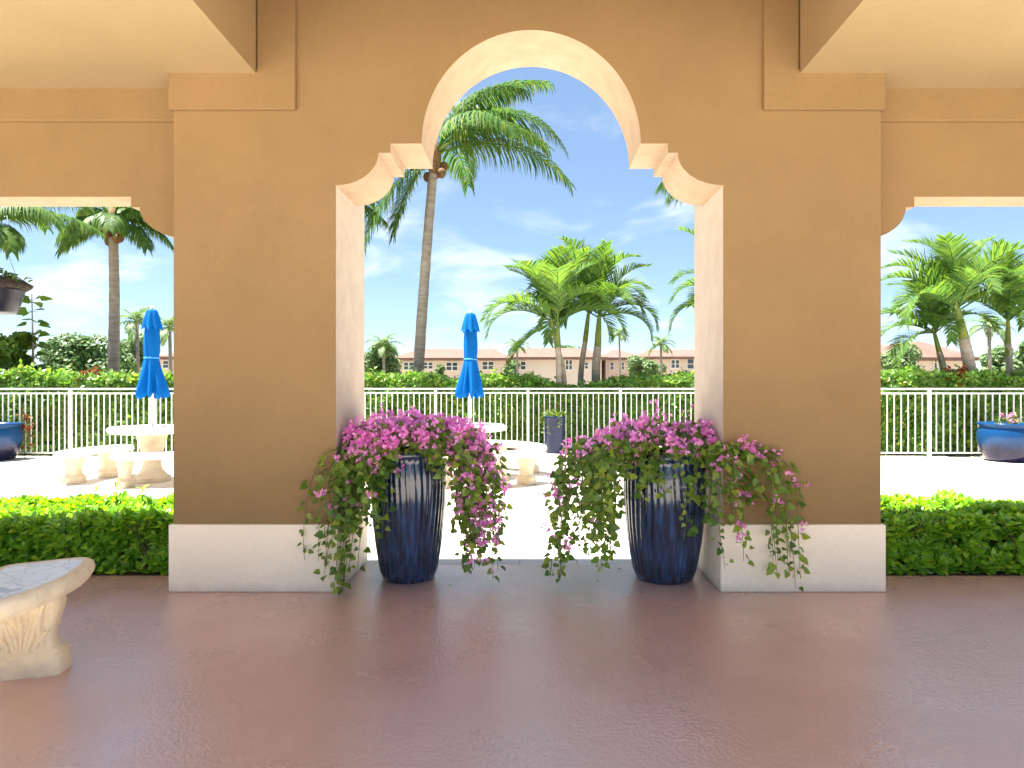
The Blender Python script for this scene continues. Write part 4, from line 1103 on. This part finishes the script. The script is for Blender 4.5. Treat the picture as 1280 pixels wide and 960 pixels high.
# ------------------------------------------------------------------ fallen leaves on the terrace
k = 0
for (px, py) in ((583, 719), (745, 727), (560, 733), (772, 712)):
    y = 1016/(py-485); p = np.array([[(px-660)*y/800, y, .004]])
    V, F = scatter(p, np.array([[.8, .5, .05]]), np.array([[.1, 0, 1.]]), [.02+.006*k], LEAF_V, LEAF_F)
    o = raw_mesh('fallen_leaf', V, F, M['boug_leaf']); k += 1
    tag(o, ['tiny fallen leaf right of the left planter', 'tiny fallen leaf just left of the right planter', 'tiny fallen leaf close to the left planter foot', 'tiny fallen leaf at the inner edge of the right planter, near the pavers'][k-1], 'leaf', 'fallen leaves on the terrace')

# ------------------------------------------------------------------ light, sky, camera
EL, AZ = 72.0, -3.0          # sun: from the left, a little behind the arcade
sun = bpy.data.lights.new('sun', 'SUN'); sun.energy = 5.0; sun.angle = R(.6); sun.color = (1, .955, .88)
so = bpy.data.objects.new('sun', sun); COL.objects.link(so)
sd = Vector((-math.cos(R(AZ))*math.cos(R(EL)), math.sin(R(AZ))*math.cos(R(EL)), math.sin(R(EL))))   # towards the sun
so.rotation_euler = sd.to_track_quat('Z', 'Y').to_euler()
w = bpy.data.worlds.new('World'); S.world = w; w.use_nodes = True
nt = w.node_tree; L = nt.links; bg = nt.nodes['Background']
sky = nt.nodes.new('ShaderNodeTexSky'); sky.sky_type = 'NISHITA'; sky.sun_disc = False
sky.sun_elevation = R(EL); sky.sun_rotation = math.atan2(sd.x, sd.y); sky.air_density = .75; sky.dust_density = .2; sky.ozone_density = 1.4; sky.altitude = 0
bg.inputs['Strength'].default_value = .054
# clouds: soft white streaks mixed into the sky
g = nt.nodes.new('ShaderNodeTexCoord')
sx = nt.nodes.new('ShaderNodeSeparateXYZ'); L.new(g.outputs['Generated'], sx.inputs[0])
zz = N(nt, 'ShaderNodeMath', operation='ADD'); zz.inputs[1].default_value = .22; L.new(sx.outputs['Z'], zz.inputs[0])
dv = N(nt, 'ShaderNodeVectorMath', operation='DIVIDE'); L.new(g.outputs['Generated'], dv.inputs[0])
cb = nt.nodes.new('ShaderNodeCombineXYZ'); L.new(zz.outputs[0], cb.inputs[0]); L.new(zz.outputs[0], cb.inputs[1]); cb.inputs[2].default_value = 1
L.new(cb.outputs[0], dv.inputs[1])
mp = N(nt, 'ShaderNodeMapping'); mp.inputs['Scale'].default_value = (1.5, 1.5, 2.0); mp.inputs['Location'].default_value = (2.1, .9, 0); L.new(dv.outputs[0], mp.inputs['Vector'])
n1 = N(nt, 'ShaderNodeTexNoise', i_Scale=1.5, i_Detail=6., i_Roughness=.52, i_Distortion=.3); L.new(mp.outputs[0], n1.inputs['Vector'])
mr = N(nt, 'ShaderNodeMapRange', interpolation_type='SMOOTHSTEP'); mr.inputs['From Min'].default_value = .48; mr.inputs['From Max'].default_value = .72; mr.inputs['To Max'].default_value = .62
L.new(n1.outputs['Fac'], mr.inputs['Value'])
mx = N(nt, 'ShaderNodeMix', data_type='RGBA'); L.new(mr.outputs['Result'], mx.inputs['Factor']); L.new(sky.outputs[0], mx.inputs[6]); mx.inputs[7].default_value = (7.0, 7.2, 7.5, 1)
hz = N(nt, 'ShaderNodeMix', data_type='RGBA'); hz.inputs['Factor'].default_value = .24; L.new(mx.outputs[2], hz.inputs[6]); hz.inputs[7].default_value = (2.6, 3.9, 5.4, 1)
L.new(hz.outputs[2], bg.inputs['Color'])

cam = bpy.data.cameras.new('camera'); co = bpy.data.objects.new('camera', cam); COL.objects.link(co)
co.location = (0, 0, 1.27); co.rotation_euler = (PI/2, 0, 0)
cam.lens = 22.5; cam.sensor_width = 36; cam.shift_x = -20/1280; cam.shift_y = 5/1280; cam.clip_end = 2000; cam.clip_start = .05
S.camera = co
S.render.engine = 'CYCLES'
S.cycles.max_bounces = 10; S.cycles.diffuse_bounces = 6; S.cycles.glossy_bounces = 4; S.cycles.transmission_bounces = 6
S.cycles.use_denoising = True; S.cycles.sample_clamp_indirect = 6
S.view_settings.view_transform = 'Standard'; S.view_settings.look = 'None'
S.view_settings.exposure = 2.1; S.view_settings.gamma = 1; S.view_settings.use_curve_mapping = False
